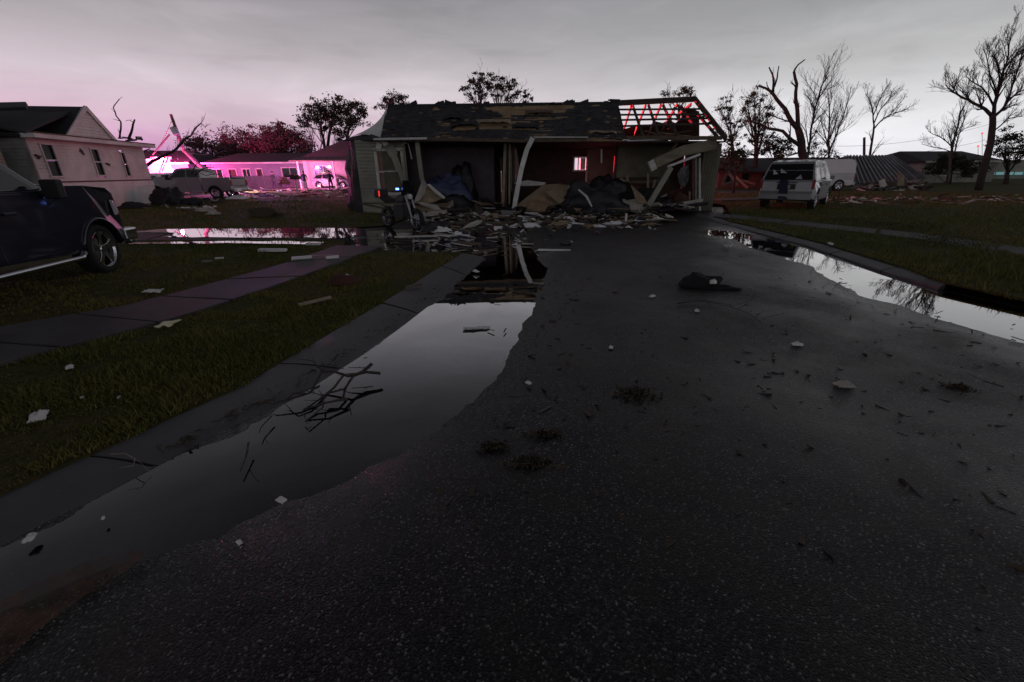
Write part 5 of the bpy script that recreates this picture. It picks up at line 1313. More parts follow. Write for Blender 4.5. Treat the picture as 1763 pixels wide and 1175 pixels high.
# ================================================================== TREES
class Tree:
    def __init__(s, seed): s.r = random.Random(seed); s.mb = MB(); s.ends = []
    def limb(s, pts, r0, r1, sides=6):
        pts = [Vector(p) for p in pts]; rr = [r0 + (r1 - r0) * i / (len(pts) - 1) for i in range(len(pts))]
        s.mb.tube(pts, rr, sides); return pts, rr
    def twigs(s, pts, rr, n, lf, lvl, spread=.8, up=.25, t0=.2, minr=.006, seglen=5):
        r = s.r; tot = sum((pts[i + 1] - pts[i]).length for i in range(len(pts) - 1))
        for k in range(n):
            t = t0 + (1 - t0) * (k + r.random()) / n; q = t * (len(pts) - 1); i = min(int(q), len(pts) - 2); f = q - i
            p = pts[i].lerp(pts[i + 1], f); d0 = (pts[i + 1] - pts[i]).normalized(); rad = (rr[i] * (1 - f) + rr[i + 1] * f) * .6
            rv = Vector((r.uniform(-1, 1), r.uniform(-1, 1), r.uniform(-.6, 1))); rv = (rv - d0 * rv.dot(d0)).normalized()
            d = (d0 + rv * spread * r.uniform(.6, 1.3) + Vector((0, 0, up))).normalized()
            L = tot * lf * r.uniform(.6, 1.2) * (1.15 - .5 * t); n_ = seglen; q_ = [p]; c = d.copy()
            for _ in range(n_):
                c = (c + Vector((r.uniform(-1, 1), r.uniform(-1, 1), r.uniform(-.8, 1))) * .24 + Vector((0, 0, up * .15))).normalized(); q_.append(q_[-1] + c * L / n_)
            rad = max(minr, rad); r2 = [rad + (minr - rad) * j / n_ for j in range(n_ + 1)]
            s.mb.tube(q_, r2, 5 if rad > .05 else 3, cap=False)
            if lvl > 1: s.twigs(q_, r2, max(3, min(7, int(n * .7))), .55, lvl - 1, spread, up, .15, minr, max(3, seglen - 1))
            else: s.ends += q_[2:]
    def build(s, name, label, mat, group=None):
        loc = Vector(s.mb.v[0]); loc.z = 0
        o = thing(name, loc, label, 'tree', group); s.mb.build('trunk', mat, o, smooth=True, recalc=False); return o

leaf_mats = {'dark': M('foliage_dark', (.035, .045, .02), .8, .5, 2.0), 'olive': M('foliage_olive', (.085, .08, .03), .8, .5, 2.0), 'brown': M('foliage_brown', (.085, .06, .045), .85, .5, 2.0)}
def leaves(parent, pts, size, mat, seed, name='crown'):
    r = np.random.default_rng(seed); n = len(pts); c = np.array(pts)
    a = r.normal(size=(n, 3)); a /= np.linalg.norm(a, axis=1)[:, None]; b = np.cross(a, r.normal(size=(n, 3))); b /= np.linalg.norm(b, axis=1)[:, None]
    sz = (size * r.uniform(.5, 1.4, n))[:, None]
    v = np.stack([c - a * sz, c + b * sz * .55, c + a * sz, c - b * sz * .45], 1).reshape(-1, 3)
    mb = MB(); mb.v = [tuple(p) for p in v]; mb.f = [(4 * i, 4 * i + 1, 4 * i + 2, 4 * i + 3) for i in range(n)]; mb.m = [0] * n
    return mb.build(name, mat, parent, recalc=False)
def clump_pts(c, rx, rz_, n, r, hollow=.35):
    out = []
    sub = [(Vector((r.gauss(0, .5), r.gauss(0, .5), r.gauss(0, .45))), r.uniform(.22, .6)) for _ in range(max(6, n // 40))]
    for _ in range(n):
        s_, w_ = r.choice(sub); p = s_ + Vector((r.gauss(0, w_ * .6), r.gauss(0, w_ * .6), r.gauss(0, w_ * .45)))
        out.append(c + Vector((p.x * rx, p.y * rx, p.z * rz_)))
    return out

def leafy(name, label, Y, trunk_px, clumps, r0, leafsize, mat, seed, dens=1.0, bmat=bark, group=None, joint=.5, twn=3):
    """trunk through pixels at depth Y; a crown of clumps (u, v, radius px) each reached by its own limb"""
    t = Tree(seed); r = t.r; base = P(trunk_px[0][0], trunk_px[0][1], Y); base.z = 0
    tp = [base] + [P(u, v, Y + r.uniform(-.5, .5)) for u, v in trunk_px[1:]]
    pts, rr = t.limb(tp, r0, r0 * .35, 7); sc = Y / 640.0; lp = []
    for u, v, rad in clumps:
        R_ = rad * sc; c = P(u, v, Y + r.uniform(-1, 1) * R_ * 1.2)
        j = r.uniform(joint, .95); q = j * (len(pts) - 1); i = min(int(q), len(pts) - 2); s0 = pts[i].lerp(pts[i + 1], q - i)
        if s0.z > c.z: s0 = pts[max(0, i)] .copy()
        mid = s0.lerp(c, .5) + Vector((r.uniform(-.2, .2) * R_, r.uniform(-.2, .2) * R_, -R_ * .15))
        l_, lr_ = t.limb([s0, mid, c], r0 * .3, r0 * .08, 4)
        t.twigs(l_, lr_, twn + 2, .5, 2, .9, .2, .3, .012, 3)
        lp += clump_pts(c, R_, R_ * .8, int(rad * rad * 2.1 * dens) + 30, r)
    o = t.build(name, label, bmat, group)
    leaves(o, lp, leafsize * .55, mat, seed); return o

# -- left background woods
woods = 'trees behind the lit houses at left'
rr_ = random.Random(4)
def rc_(u0, u1, v0, v1, n, rad): return [(rr_.uniform(u0, u1), rr_.uniform(v0, v1), rad * rr_.uniform(.7, 1.3)) for _ in range(n)]
leafy('broadleaf_tree', 'low dusky tree at far left of the lit woods, behind the leaning pole', 68, [(365, 300), (365, 260)], rc_(325, 400, 246, 275, 11, 15), .3, .26, leaf_mats['brown'], 31, 1.1, group=woods)
leafy('broadleaf_tree', 'wide reddish tree above the violet bungalow roof', 66, [(425, 300), (425, 250)], rc_(388, 465, 232, 275, 15, 16), .35, .26, leaf_mats['brown'], 32, 1.2, group=woods)
leafy('broadleaf_tree', 'tallest dark bushy tree with a pointed top between the violet bungalow and the tall pines', 64, [(492, 310), (490, 240)], rc_(460, 530, 232, 285, 20, 17) + [(480, 212, 6), (484, 219, 9), (492, 226, 12), (470, 232, 12), (510, 235, 12)], .4, .25, leaf_mats['brown'], 33, 1.25, group=woods)
leafy('broadleaf_tree', 'low dark thicket left of the porch bungalow', 60, [(520, 312), (522, 285)], rc_(500, 548, 262, 300, 10, 14), .3, .24, leaf_mats['brown'], 34, 1.2, group=woods)
pines = 'tall pines behind the houses'
leafy('pine_tree', 'left tall pine with open umbrella crown above the porch bungalow', 74, [(563, 310), (561, 270), (557, 240), (548, 205)], [(548, 184, 13), (562, 190, 12), (534, 194, 11), (528, 207, 10), (545, 202, 12), (520, 214, 8), (560, 205, 9), (556, 218, 8)], .34, .3, leaf_mats['dark'], 41, 1.5, group=pines)
leafy('pine_tree', 'middle tall pine whose crown joins the umbrella crowns above the porch bungalow', 75, [(561, 310), (562, 270), (567, 230), (573, 205)], [(575, 181, 12), (586, 188, 11), (566, 196, 10), (580, 202, 10), (590, 210, 8), (572, 215, 8), (583, 222, 9)], .36, .3, leaf_mats['dark'], 42, 1.5, group=pines)
leafy('pine_tree', 'right tall pine leaning toward the ruined house roof', 73, [(589, 310), (593, 270), (598, 235), (604, 210)], [(603, 182, 12), (618, 187, 11), (627, 196, 8), (610, 200, 12), (596, 197, 10), (618, 211, 9), (604, 216, 9), (592, 232, 9), (585, 244, 7), (598, 248, 7)], .36, .3, leaf_mats['dark'], 43, 1.5, group=pines)
# thin bare stems among the pines
for k, (u, lab) in enumerate(((537, 'thin bare sapling left of the tall pine trunks'), (553, 'thin bare sapling just left of the middle pine trunk'), (577, 'thin bare sapling between the pine trunks at left'))):
    t = Tree(60 + k); b = P(u, 300, 62); b.z = 0; l_, q_ = t.limb([b, P(u - 4, 270, 62), P(u + 2, 245, 62), P(u - 6, 222, 62)], .1, .03, 5); t.twigs(l_, q_, 8, .32, 2, .6, .5, .3, .012, 4); t.build('bare_tree', lab, bark_grey, 'bare saplings by the pines')
leafy('pine_tree', 'dark round pine top showing above the left end of the ruined house roof', 60, [(682, 300), (681, 240), (680, 190)], [(668, 178, 9), (680, 170, 11), (692, 172, 9), (686, 180, 9), (660, 182, 7), (698, 180, 6)], .3, .22, leaf_mats['dark'], 44, 1.6, group=pines)
leafy('pine_tree', 'left pine of the pair rising behind the middle of the ruined house roof', 55, [(830, 300), (829, 220), (827, 170)], [(822, 133, 9), (812, 141, 8), (835, 139, 8), (827, 151, 9), (806, 152, 7), (840, 150, 6), (812, 163, 7), (831, 165, 6), (797, 158, 5), (818, 145, 7)], .26, .2, leaf_mats['dark'], 45, 1.3, group=pines)
leafy('pine_tree', 'wide right pine of the pair rising behind the middle of the ruined house roof', 56, [(862, 300), (861, 220), (860, 180)], [(856, 138, 9), (868, 141, 9), (880, 149, 9), (892, 156, 8), (850, 151, 9), (866, 156, 9), (902, 166, 8), (884, 166, 8), (853, 166, 7), (911, 173, 5), (843, 146, 6), (874, 168, 6)], .28, .2, leaf_mats['dark'], 46, 1.3, group=pines)
leafy('oak_tree', 'small leafy treetop showing behind the bare ridge at the right end of the ruined roof', 42, [(1172, 300), (1170, 220), (1168, 180)], [(1178, 156, 8), (1187, 158, 7), (1170, 162, 6), (1149, 162, 4), (1192, 163, 5), (1141, 160, 3)], .18, .15, leaf_mats['olive'], 47, 1.4)
# -- right: red-lit leafy trees
redlit = 'red-lit trees right of the ruined house'
leafy('oak_tree', 'sparse red-lit oak nearest the right end of the ruined house', 40, [(1262, 300), (1262, 262), (1258, 225)], [(1250, 176, 8), (1240, 187, 8), (1256, 188, 7), (1250, 205, 9), (1268, 210, 8), (1240, 232, 10), (1256, 240, 10), (1270, 232, 8), (1236, 262, 13), (1255, 268, 13), (1246, 283, 10)], .22, .13, leaf_mats['olive'], 48, 1.25, group=redlit, joint=.3, twn=5)
leafy('oak_tree', 'taller red-lit oak with yellowish top between the ruined house and the dead tree', 39, [(1303, 300), (1302, 262), (1300, 215)], [(1298, 163, 9), (1310, 168, 8), (1286, 172, 8), (1300, 182, 9), (1322, 186, 8), (1283, 190, 8), (1296, 202, 10), (1316, 208, 9), (1282, 216, 9), (1308, 228, 10), (1290, 240, 9), (1325, 196, 7), (1278, 262, 8), (1300, 262, 9)], .24, .13, leaf_mats['olive'], 49, 1.25, group=redlit, joint=.3, twn=5)
leafy('evergreen_shrub', 'dark evergreen bush at the foot of the dead forked tree', 37, [(1330, 298), (1335, 268)], [(1325, 245, 11), (1340, 252, 13), (1355, 258, 12), (1318, 260, 10), (1345, 268, 10), (1362, 245, 8), (1330, 232, 7)], .12, .15, leaf_mats['dark'], 50, 1.5)
leafy('evergreen_shrub', 'dark bush directly behind the right corner of the ruined house', 30, [(1268, 302), (1268, 280)], [(1268, 262, 12), (1262, 276, 12), (1276, 276, 10), (1240, 292, 9)], .1, .15, leaf_mats['dark'], 51, 1.2)
leafy('evergreen_shrub', 'dark scrub behind the minivan roof right of the dead tree', 40, [(1400, 298), (1402, 270)], [(1397, 232, 7), (1405, 250, 9), (1395, 262, 10), (1410, 268, 9), (1425, 262, 8), (1440, 270, 7), (1380, 268, 8)], .1, .13, leaf_mats['dark'], 52, .8)
leafy('evergreen_shrub', 'dark scrub mass left of the big bare tree at the right edge', 44, [(1640, 305), (1640, 290)], [(1620, 282, 12), (1640, 284, 14), (1660, 282, 12), (1610, 295, 10), (1680, 288, 12), (1645, 270, 9), (1628, 270, 8), (1665, 296, 10)], .12, .2, leaf_mats['dark'], 53, 1.4)
leafy('oak_tree', 'dark leafy tree behind the big bare tree at the right edge', 42, [(1737, 305), (1737, 280)], [(1733, 232, 10), (1748, 238, 12), (1722, 246, 11), (1740, 254, 12), (1760, 250, 12), (1728, 266, 10), (1750, 272, 11), (1765, 262, 10)], .22, .18, leaf_mats['dark'], 54, .9, joint=.3)

# -- dead forked tree
def bare(name, label, Y, limbs, mat, seed, tw=(7, .3, 2), minr=.012, up=.25, group=None, ground=True, slim=.8):
    t = Tree(seed); r = t.r; first = True; sc = Y / 700.0
    for px, a, b, n_ in limbs:
        a, b = a * slim, b * slim
        yo = 0 if first else r.uniform(-.6, .6); pts = []
        for i, (u, v) in enumerate(px):
            p = P(u, v, Y + yo * i / len(px) * 1.6)
            if first and i == 0 and ground: p.z = 0
            pts.append(p)
        # smooth extra points with jitter
        q = [pts[0]]
        for i in range(len(pts) - 1):
            m_ = pts[i].lerp(pts[i + 1], .5) + Vector((r.uniform(-1, 1), r.uniform(-1, 1), r.uniform(-1, 1))) * (pts[i + 1] - pts[i]).length * .035
            q += [m_, pts[i + 1]]
        l_, rr = t.limb(q, a * sc, b * sc, 8 if a > 5 else 5); first = False
        if n_: t.twigs(l_, rr, n_, tw[1], tw[2], .7, up, .15, minr, 4)
    return t.build(name, label, mat, group)
bare('dead_tree', 'large dead tree with two snapped dark limbs rising behind the silver minivan', 37,
     [([(1386, 300), (1383, 270), (1380, 245), (1374, 222)], 8, 5.5, 0), ([(1376, 232), (1374, 215), (1373, 190), (1370, 170), (1372, 145), (1367, 123)], 4.2, 2.2, 3), ([(1367, 123), (1374, 112), (1386, 103)], 1.6, .9, 0),
      ([(1374, 222), (1362, 208), (1352, 188), (1338, 172), (1328, 158), (1318, 152), (1307, 149)], 4.6, 1.5, 3), ([(1331, 160), (1332, 142), (1330, 128), (1324, 116)], 2.4, 1.0, 1), ([(1333, 150), (1338, 135), (1341, 114)], 1.8, .8, 1), ([(1326, 156), (1321, 148), (1320, 141)], 1, .6, 0),
      ([(1376, 250), (1362, 240), (1348, 226), (1325, 222), (1308, 214), (1294, 210), (1284, 200)], 3.6, 1.1, 7), ([(1368, 212), (1352, 208), (1338, 203), (1326, 197)], 1.6, .7, 5), ([(1380, 262), (1360, 268), (1344, 262)], 2, .7, 5)], bark, 70, (4, .28, 2), .01)
bare('bare_tree', 'slender pale bare tree just right of the dead forked tree', 38, [([(1388, 300), (1392, 262), (1396, 225), (1404, 185), (1414, 150), (1424, 132)], 2.4, .8, 14), ([(1398, 215), (1412, 200), (1424, 190)], 1.2, .5, 5), ([(1408, 172), (1420, 155), (1440, 148)], 1.1, .4, 6), ([(1404, 190), (1394, 172), (1384, 162)], 1.1, .4, 5)], bark_grey, 71, (7, .36, 3), .006, .35)
bare('bare_tree', 'feathery bare tree rising behind the white cargo van', 42, [([(1426, 300), (1428, 262), (1427, 230), (1428, 195), (1426, 160)], 2.2, .6, 14), ([(1428, 262), (1440, 232), (1452, 200), (1462, 165)], 1.7, .5, 12), ([(1426, 250), (1418, 225), (1412, 200)], 1.2, .5, 7), ([(1429, 240), (1438, 215), (1444, 190)], 1.2, .5, 8)], bark_grey, 72, (7, .42, 3), .006, .4)
bare('bare_tree', 'windblown bare tree leaning right above the collapsed tin roof', 50, [([(1496, 300), (1498, 265), (1502, 240), (1505, 215)], 3.0, 1.8, 2), ([(1505, 218), (1503, 195), (1497, 172), (1490, 162)], 1.6, .5, 9), ([(1505, 222), (1520, 205), (1540, 195), (1562, 188)], 1.6, .5, 10), ([(1505, 212), (1515, 190), (1530, 172), (1545, 158)], 1.4, .5, 10), ([(1503, 200), (1512, 178), (1520, 160), (1528, 148)], 1.2, .4, 9), ([(1530, 200), (1548, 180), (1556, 170)], .9, .4, 7)], bark_grey, 73, (7, .45, 3), .006, .1, slim=.65)
bare('bare_tree', 'small bent bare tree standing in the dark scrub left of the big bare tree', 43, [([(1636, 300), (1638, 262), (1644, 235), (1652, 200), (1654, 190)], 3.2, 1.2, 9), ([(1640, 255), (1625, 240), (1608, 232), (1598, 226)], 1.4, .5, 8), ([(1638, 262), (1618, 255), (1600, 252), (1586, 248)], 1.2, .4, 7), ([(1644, 236), (1660, 222), (1680, 215)], 1.2, .4, 7), ([(1642, 270), (1650, 235), (1664, 190)], 1.8, .6, 9)], bark_grey, 74, (7, .4, 3), .006, .25, slim=.6)
bare('bare_tree', 'big bare tree with a thick dark trunk at the right edge', 31,
     [([(1692, 308), (1698, 275), (1706, 245), (1709, 215), (1708, 195)], 8.5, 6, 0), ([(1708, 200), (1696, 188), (1676, 178), (1656, 168), (1640, 158), (1628, 146)], 4.2, 1.0, 13), ([(1640, 160), (1646, 145), (1652, 126)], 1.3, .5, 7), ([(1709, 205), (1712, 180), (1718, 155), (1728, 120), (1736, 95), (1742, 55)], 4.4, .8, 16), ([(1722, 140), (1718, 115), (1710, 90)], 1.8, .5, 9), ([(1708, 205), (1722, 192), (1735, 175), (1752, 160), (1772, 150)], 4.0, 1.0, 13), ([(1712, 185), (1702, 165), (1690, 150), (1672, 140), (1664, 132)], 2.4, .6, 11), ([(1735, 175), (1745, 140), (1756, 110), (1762, 82)], 2.4, .6, 12), ([(1730, 118), (1745, 100), (1765, 90)], 1.6, .5, 9), ([(1716, 160), (1704, 130), (1700, 105), (1694, 85)], 1.8, .5, 10), ([(1712, 225), (1735, 205), (1765, 200)], 1.8, .6, 8)], bark, 75, (9, .42, 3), .006, .25, slim=.6)

# -- snapped limbs round the white house
br1 = 'broken limbs on the white house'
bare('broken_branch', 'thin forked dead branch standing highest above the white house eave', 24.0, [([(206, 238), (208, 222), (208, 210), (200, 200), (195, 186), (200, 178), (206, 171)], 1.6, .5, 4)], bark, 80, (4, .2, 1), .008, ground=False)['category'] = 'branch'
bare('broken_branch', 'thick short upright branch stub on the white house roof edge', 24.6, [([(221, 240), (226, 228), (229, 214), (232, 206)], 2.4, 1.2, 0), ([(229, 210), (222, 207), (216, 209)], .6, .3, 2), ([(208, 236), (203, 222)], .7, .3, 2)], bark, 81, (3, .2, 1), .008, ground=False)['category'] = 'branch'
o = bare('fallen_limb', 'long curved fallen limb reaching from the white house corner over the silver pickup', 27.5, [([(246, 292), (262, 278), (280, 270), (297, 262), (308, 252), (320, 238), (328, 235), (335, 222), (347, 212)], 3.0, .9, 7), ([(245, 262), (255, 258), (265, 261), (275, 264), (283, 272)], 1.5, .6, 4), ([(284, 268), (280, 284), (274, 298)], 1.2, .5, 3), ([(290, 266), (284, 284), (279, 296)], 1.0, .4, 2), ([(345, 213), (352, 218), (362, 214)], .6, .3, 4)], bark, 82, (4, .2, 2), .008, ground=False); o['category'] = 'branch'
o = bare('broken_branch', 'dark broken branches sprawled over the silver pickup bed', 28.0, [([(330, 300), (334, 290), (339, 282)], 1.4, .6, 0), ([(336, 301), (345, 294), (352, 290), (368, 289)], 1.6, .6, 3), ([(348, 293), (362, 297), (375, 301), (390, 306)], .8, .3, 3), ([(345, 299), (355, 303), (380, 300)], .8, .3, 3)], bark, 83, (4, .25, 1), .008, ground=False); o['category'] = 'branch'
# ------------------------------------------------------------------ poles and wires
up_ = thing('utility_pole', P(370, 305, 38), 'snapped utility pole leaning left beside the police lights', 'utility pole')
mb = MB(); mb.tube([P(294, 197, 38), P(303, 222, 38), P(318, 262, 38)], [.10, .12, .15], 8); mb.tube([P(318, 260, 38), P(340, 282, 37.6), P(371, 307, 37.2)], [.15, .16, .17], 8); mb.build('pole', old_wood, up_)
mb = MB(); mb.box(P(301, 226, 37.8), (.36, .36, .62), Matrix.Rotation(-.35, 3, 'Y')); mb.build('transformer', steel, up_, bevel=.05)
MB().bar(P(292, 232, 37.9), P(262, 268, 36.5), .1, .1).build('cross_arm', old_wood, up_)
MB().lathe([(.001, .1), (.06, .08), (.08, 0), (.05, -.1)], 'z', P(287, 229, 37.9), 10).build('insulator', clear_lens, up_)
def wire(a, b, sag, nm, lab, grp, r=.02):
    n_ = 12; pts = [Vector(a).lerp(Vector(b), i / n_) - Vector((0, 0, sag * 4 * (i / n_) * (1 - i / n_))) for i in range(n_ + 1)]
    tag(MB().tube(pts, r, 4).build(nm, black_plastic, smooth=True), lab, 'cable', grp)
wire(P(297, 205, 38), P(245, 290, 40), .3, 'hanging_wire', 'loose wire hanging from the snapped pole to the left', 'wires on the snapped pole')
wire(P(304, 228, 38), P(306, 275, 37), .1, 'hanging_wire', 'short wire hanging straight down from the pole transformer', 'wires on the snapped pole')
wire(P(318, 262, 38), P(410, 240, 60), .8, 'hanging_wire', 'slack wire running from the snapped pole toward the far woods', 'wires on the snapped pole')
wire(P(1440, 252, 60), P(1763, 196, 60), 1.0, 'overhead_wire', 'upper overhead wire crossing the bright sky at right', 'overhead wires at right', .016)
wire(P(1440, 268, 60), P(1763, 224, 60), 1.0, 'overhead_wire', 'lower overhead wire crossing the bright sky at right', 'overhead wires at right', .016)
pl_ = thing('utility_pole', G(1487, 330), 'short grey pole stub above the collapsed tin roof ridge', 'utility pole')
MB().tube([P(1487, 330, 44), P(1487.5, 290, 44), P(1488, 237, 44)], [.13, .12, .1], 7).build('pole', bark_grey, pl_)
mbx = thing('mailbox', G(513, 334), 'dark mailbox on a white post in front of the pink-lit bungalow', 'mailbox'); g_ = G(513, 334)
MB().box((g_.x, g_.y, .55), (.12, .12, 1.1)).build('post', white_paint, mbx); MB().prism([(-.35, 0), (-.35, .25), (-.25, .36), (.25, .36), (.35, .25), (.35, 0)], .2).build('box', black_plastic, mbx, world=False).location = (0, 0, 1.1)
t = leafy('shrub', 'small yellow-orange lit bush between two standing people', 50, [(492, 322), (492, 316)], [(490, 311, 6), (497, 314, 5), (485, 315, 4)], .05, .12, leaf_mats['olive'], 90, 5)
# far lit strip and lamps at the right edge
st = thing('shop_front', (60, 60, 0), 'far-off turquoise-lit shop front behind trees at the right edge', 'building')
a, b = P(1703, 299, 62), P(1800, 299, 62)
MB().box(((a.x + b.x) / 2, 66, 1.2), (b.x - a.x + 2, 6, 2.6)).build('wall', siding_grey, st)
for k in range(6):
    q = a.lerp(b, (k + .5) / 6); MB().box((q.x, 62.4, q.z), ((b.x - a.x) / 6 - .25, .08, .36)).build('lit_window', EM('turquoise_glass', (.3, .65, .68), .28), st)
for u, v in ((1691, 230), (1684, 252)):
    tl_ = thing('aircraft_warning_lamp', P(u, 310, 58), 'red lamp on a thin mast seen through the bare tree branches, %s one' % ('upper' if v < 240 else 'lower'), 'lamp', 'red mast lamps')
    MB().tube([P(u, 310, 58), P(u, v + 2, 58)], .025, 4).build('mast', steel, tl_); MB().lathe([(.001, .12), (.1, .07), (.12, 0), (.07, -.1)], 'z', P(u, v, 58), 10).build('lamp', EM('mast_red', (1, .1, .12), 1.1), tl_)

# ================================================================== DEBRIS
def piece(name, label, cat, u, v, size, mat, rz=0.0, tilt=(0, 0), z=None, kind='box', seed=0, group=None):
    """one loose thing lying where the photograph shows it"""
    g = G(u, v, 0.0); r = random.Random(seed + int(u * 7 + v)); z0 = 0.02 if z is None else z
    if z is None:
        if g.y < 8.4 and g.x < interp(LK_out, g.y): z0 = 0.06
        elif g.y > 8.4 and g.x < -4.0: z0 = .07
        elif g.x > 7: z0 = .1
    g = Vector((g.x, g.y, 0)) * ((CAM_H - z0) / CAM_H)
    mb = MB(); L, W_, T_ = size; rot = Matrix.Rotation(rz, 3, 'Z') @ Matrix.Rotation(tilt[0], 3, 'X') @ Matrix.Rotation(tilt[1], 3, 'Y')
    if kind == 'box':
        mb.box((0, 0, 0), (L, W_, T_), rot, jit=min(L, W_, T_ * 2) * .06, rnd=r)
    elif kind in ('sheet', 'rag'):
        nx_, ny_ = 9, 7; am = T_ if kind == 'sheet' else T_; vs = []; sd_ = r.uniform(0, 50)
        for j in range(ny_):
            for i in range(nx_):
                x, y = (i / (nx_ - 1) - .5), (j / (ny_ - 1) - .5)
                e = 1 + .35 * mnoise.noise(Vector((x * 4, y * 4, sd_)))
                zz2 = am * (mnoise.noise(Vector((x * 3.5, y * 3.5, sd_ + 7))) + .5 * mnoise.noise(Vector((x * 8, y * 8, sd_ + 3)))) 
                if kind == 'rag': zz2 = am * (.55 + .8 * mnoise.noise(Vector((x * 4, y * 4, sd_ + 7)))) * max(0, 1 - (abs(x) * 2) ** 2.5) * max(0, 1 - (abs(y) * 2) ** 2.5) + .01
                vs.append(rot @ Vector((x * L * e, y * W_ * e, zz2)))
        fs = [(a * nx_ + b, a * nx_ + b + 1, (a + 1) * nx_ + b + 1, (a + 1) * nx_ + b) for a in range(ny_ - 1) for b in range(nx_ - 1)]
        nv2 = len(vs); vs += [p - Vector((0, 0, .006)) for p in vs]; fs += [tuple(nv2 + k for k in f)[::-1] for f in fs]
        mb.add(vs, fs)
    elif kind == 'lump':
        nn, mm = (14, 8) if L < 1 else (30, 15); vs = []; fs = []; sd_ = r.uniform(0, 50)
        for j in range(mm + 1):
            ph = math.pi / 2 * j / mm
            for i in range(nn):
                th = 2 * math.pi * i / nn; d = Vector((math.cos(th) * math.cos(ph), math.sin(th) * math.cos(ph), math.sin(ph)))
                q = 1 + (.55 if L < 1 else .38) * mnoise.noise(d * 1.5 + Vector((sd_, 0, 0))) + .2 * mnoise.noise(d * 4.2 + Vector((0, sd_, 0))) + .09 * mnoise.noise(d * 11 + Vector((0, 0, sd_)))
                vs.append(rot @ Vector((d.x * L / 2 * q, d.y * W_ / 2 * q, d.z * T_ * q)))
        for j in range(mm):
            for i in range(nn): fs.append((j * nn + i, j * nn + (i + 1) % nn, (j + 1) * nn + (i + 1) % nn, (j + 1) * nn + i))
        mb.add(vs, fs)
    zmin = min(p[2] for p in mb.v)
    mb.v = [(p[0] + g.x, p[1] + g.y, p[2] - zmin + z0) for p in mb.v]
    return tag(mb.build(name, mat, smooth=(kind in ('lump', 'rag'))), label, cat, group)

sh, lp_, rg, bx_ = 'sheet', 'lump', 'rag', 'box'
# on the road
c = piece('clothing_heap', 'black crumpled garment lying on the asphalt right of centre', 'clothing', 1207, 492, (.62, .38, .17), cloth_black, .1, kind=lp_, seed=3)
piece('garment_sleeve', 'black sleeve trailing right from the crumpled garment', 'clothing', 1240, 498, (.5, .12, .05), cloth_black, -.25, kind=lp_)
piece('crumpled_paper', 'small white crumple on the black garment', 'paper', 1227, 488, (.12, .08, .05), paper, .3, kind=lp_, z=.1)
piece('paper_scrap', 'slim white strip floating in the big puddle', 'paper', 820, 566, (.26, .07, .012), foam_white, .12, kind=sh, z=-.008)
piece('cream_board', 'square cream card on the pavement edge at left', 'card', 290, 560, (.14, .2, .02), yellow_paper, .25, kind=sh, z=.085)
for u, v, s_, lab in ((1052, 599, .06, 'crumpled white tissue on the asphalt right of the big puddle'), (1373, 594, .09, 'white paper scrap alone on the right asphalt'), (1200, 536, .08, 'curled white paper below the black garment'), (1123, 511, .09, 'flat white paper left of the black garment'), (1251, 428, .16, 'thin white splinter above the black garment'),
                      (1454, 664, .13, 'tan crumpled leaf-like paper on the right asphalt'), (52, 927, .055, 'small white card at the lower left gutter edge'), (66, 718, .14, 'pale plastic bag on the dark grass at far left'), (120, 633, .08, 'small white scrap on the left grass above the plastic bag'), (205, 685, .03, 'tiny white scrap right of the plastic bag on grass'), (142, 685, .03, 'tiny white scrap above the plastic bag on grass'),
                      (484, 862, .05, 'pale crumpled leaf on the lower wet road'), (178, 893, .02, 'tiny white crumb in the lower left puddle'), (910, 660, .05, 'thin pale feather-like scrap at the puddle edge'), (820, 468, .12, 'white foam chunk on the kerb end by the dark water'), (265, 503, .22, 'flat pale lid lying in the left grass beside the pavement'), (412, 935, .03, 'little pale stone on the lower road')):
    m_ = leaf_brown if 'leaf-like' in lab else paper
    if 'tan' in lab: m_ = drywall
    piece('paper_scrap' if 'paper' in lab or 'card' in lab else ('plastic_bag' if 'bag' in lab else ('plastic_cover' if 'lid' in lab else 'scrap')), lab, 'litter', u, v, (s_, s_ * .6, s_ * .35 if s_ < .2 else .03), m_, u * .7, kind=rg if s_ < .15 else sh)
piece('red_cloth', 'dark red crumpled cloth on the grass between pavement and kerb', 'clothing', 590, 488, (.36, .2, .12), MATS['dim_red_cloth'], .2, kind=lp_, seed=4)
piece('white_scrap', 'small white rag on the dark red cloth', 'litter', 598, 476, (.09, .07, .04), paper, 0, kind=rg, z=.12)
for u, v, L, a, lab, mt in ((543, 521, .42, .9, 'thin pale stick on the grass below the dark red cloth', stud_wood), (712, 494, .26, .75, 'short weathered board end by the kerb', old_wood), (520, 447, .34, .3, 'white foam block at the left of the pair on the pavement', foam_white), (551, 444, .5, .25, 'long white foam strip between two foam blocks on the pavement', foam_white), (573, 446, .22, .35, 'short white foam block right of the foam strip', foam_white), (470, 433, .55, .0, 'flat white foam sheet on the grass strip below the flooded drive', foam_white), (540, 422, .3, .0, 'small white foam piece beside the flooded drive', foam_white), (357, 452, .16, .2, 'small pale rock in the grass near the pickup', concrete), (378, 446, .14, .3, 'small white scrap in grass right of the pale rock', paper), (572, 429, .9, .45, 'thin wood lath across the pavement end', stud_wood), (1404, 421, .35, .5, 'white plank end poking from the right kerb puddle', foam_white), (1430, 421, .18, 1.3, 'short bent white rod beside the right kerb', foam_white)):
    piece('foam_piece' if 'foam' in lab else ('board_scrap' if 'board' in lab or 'plank' in lab else ('rock' if 'rock' in lab else 'stick')), lab, 'debris', u, v, (L, .12 if 'foam' in lab else .035, .05 if 'foam' in lab else .03), mt, a)
piece('hay_bale', 'dark brown flattened bale on the far lawn left of the ruined house', 'bale', 457, 372, (1.25, .55, .3), leaf_brown, .1, kind=lp_)
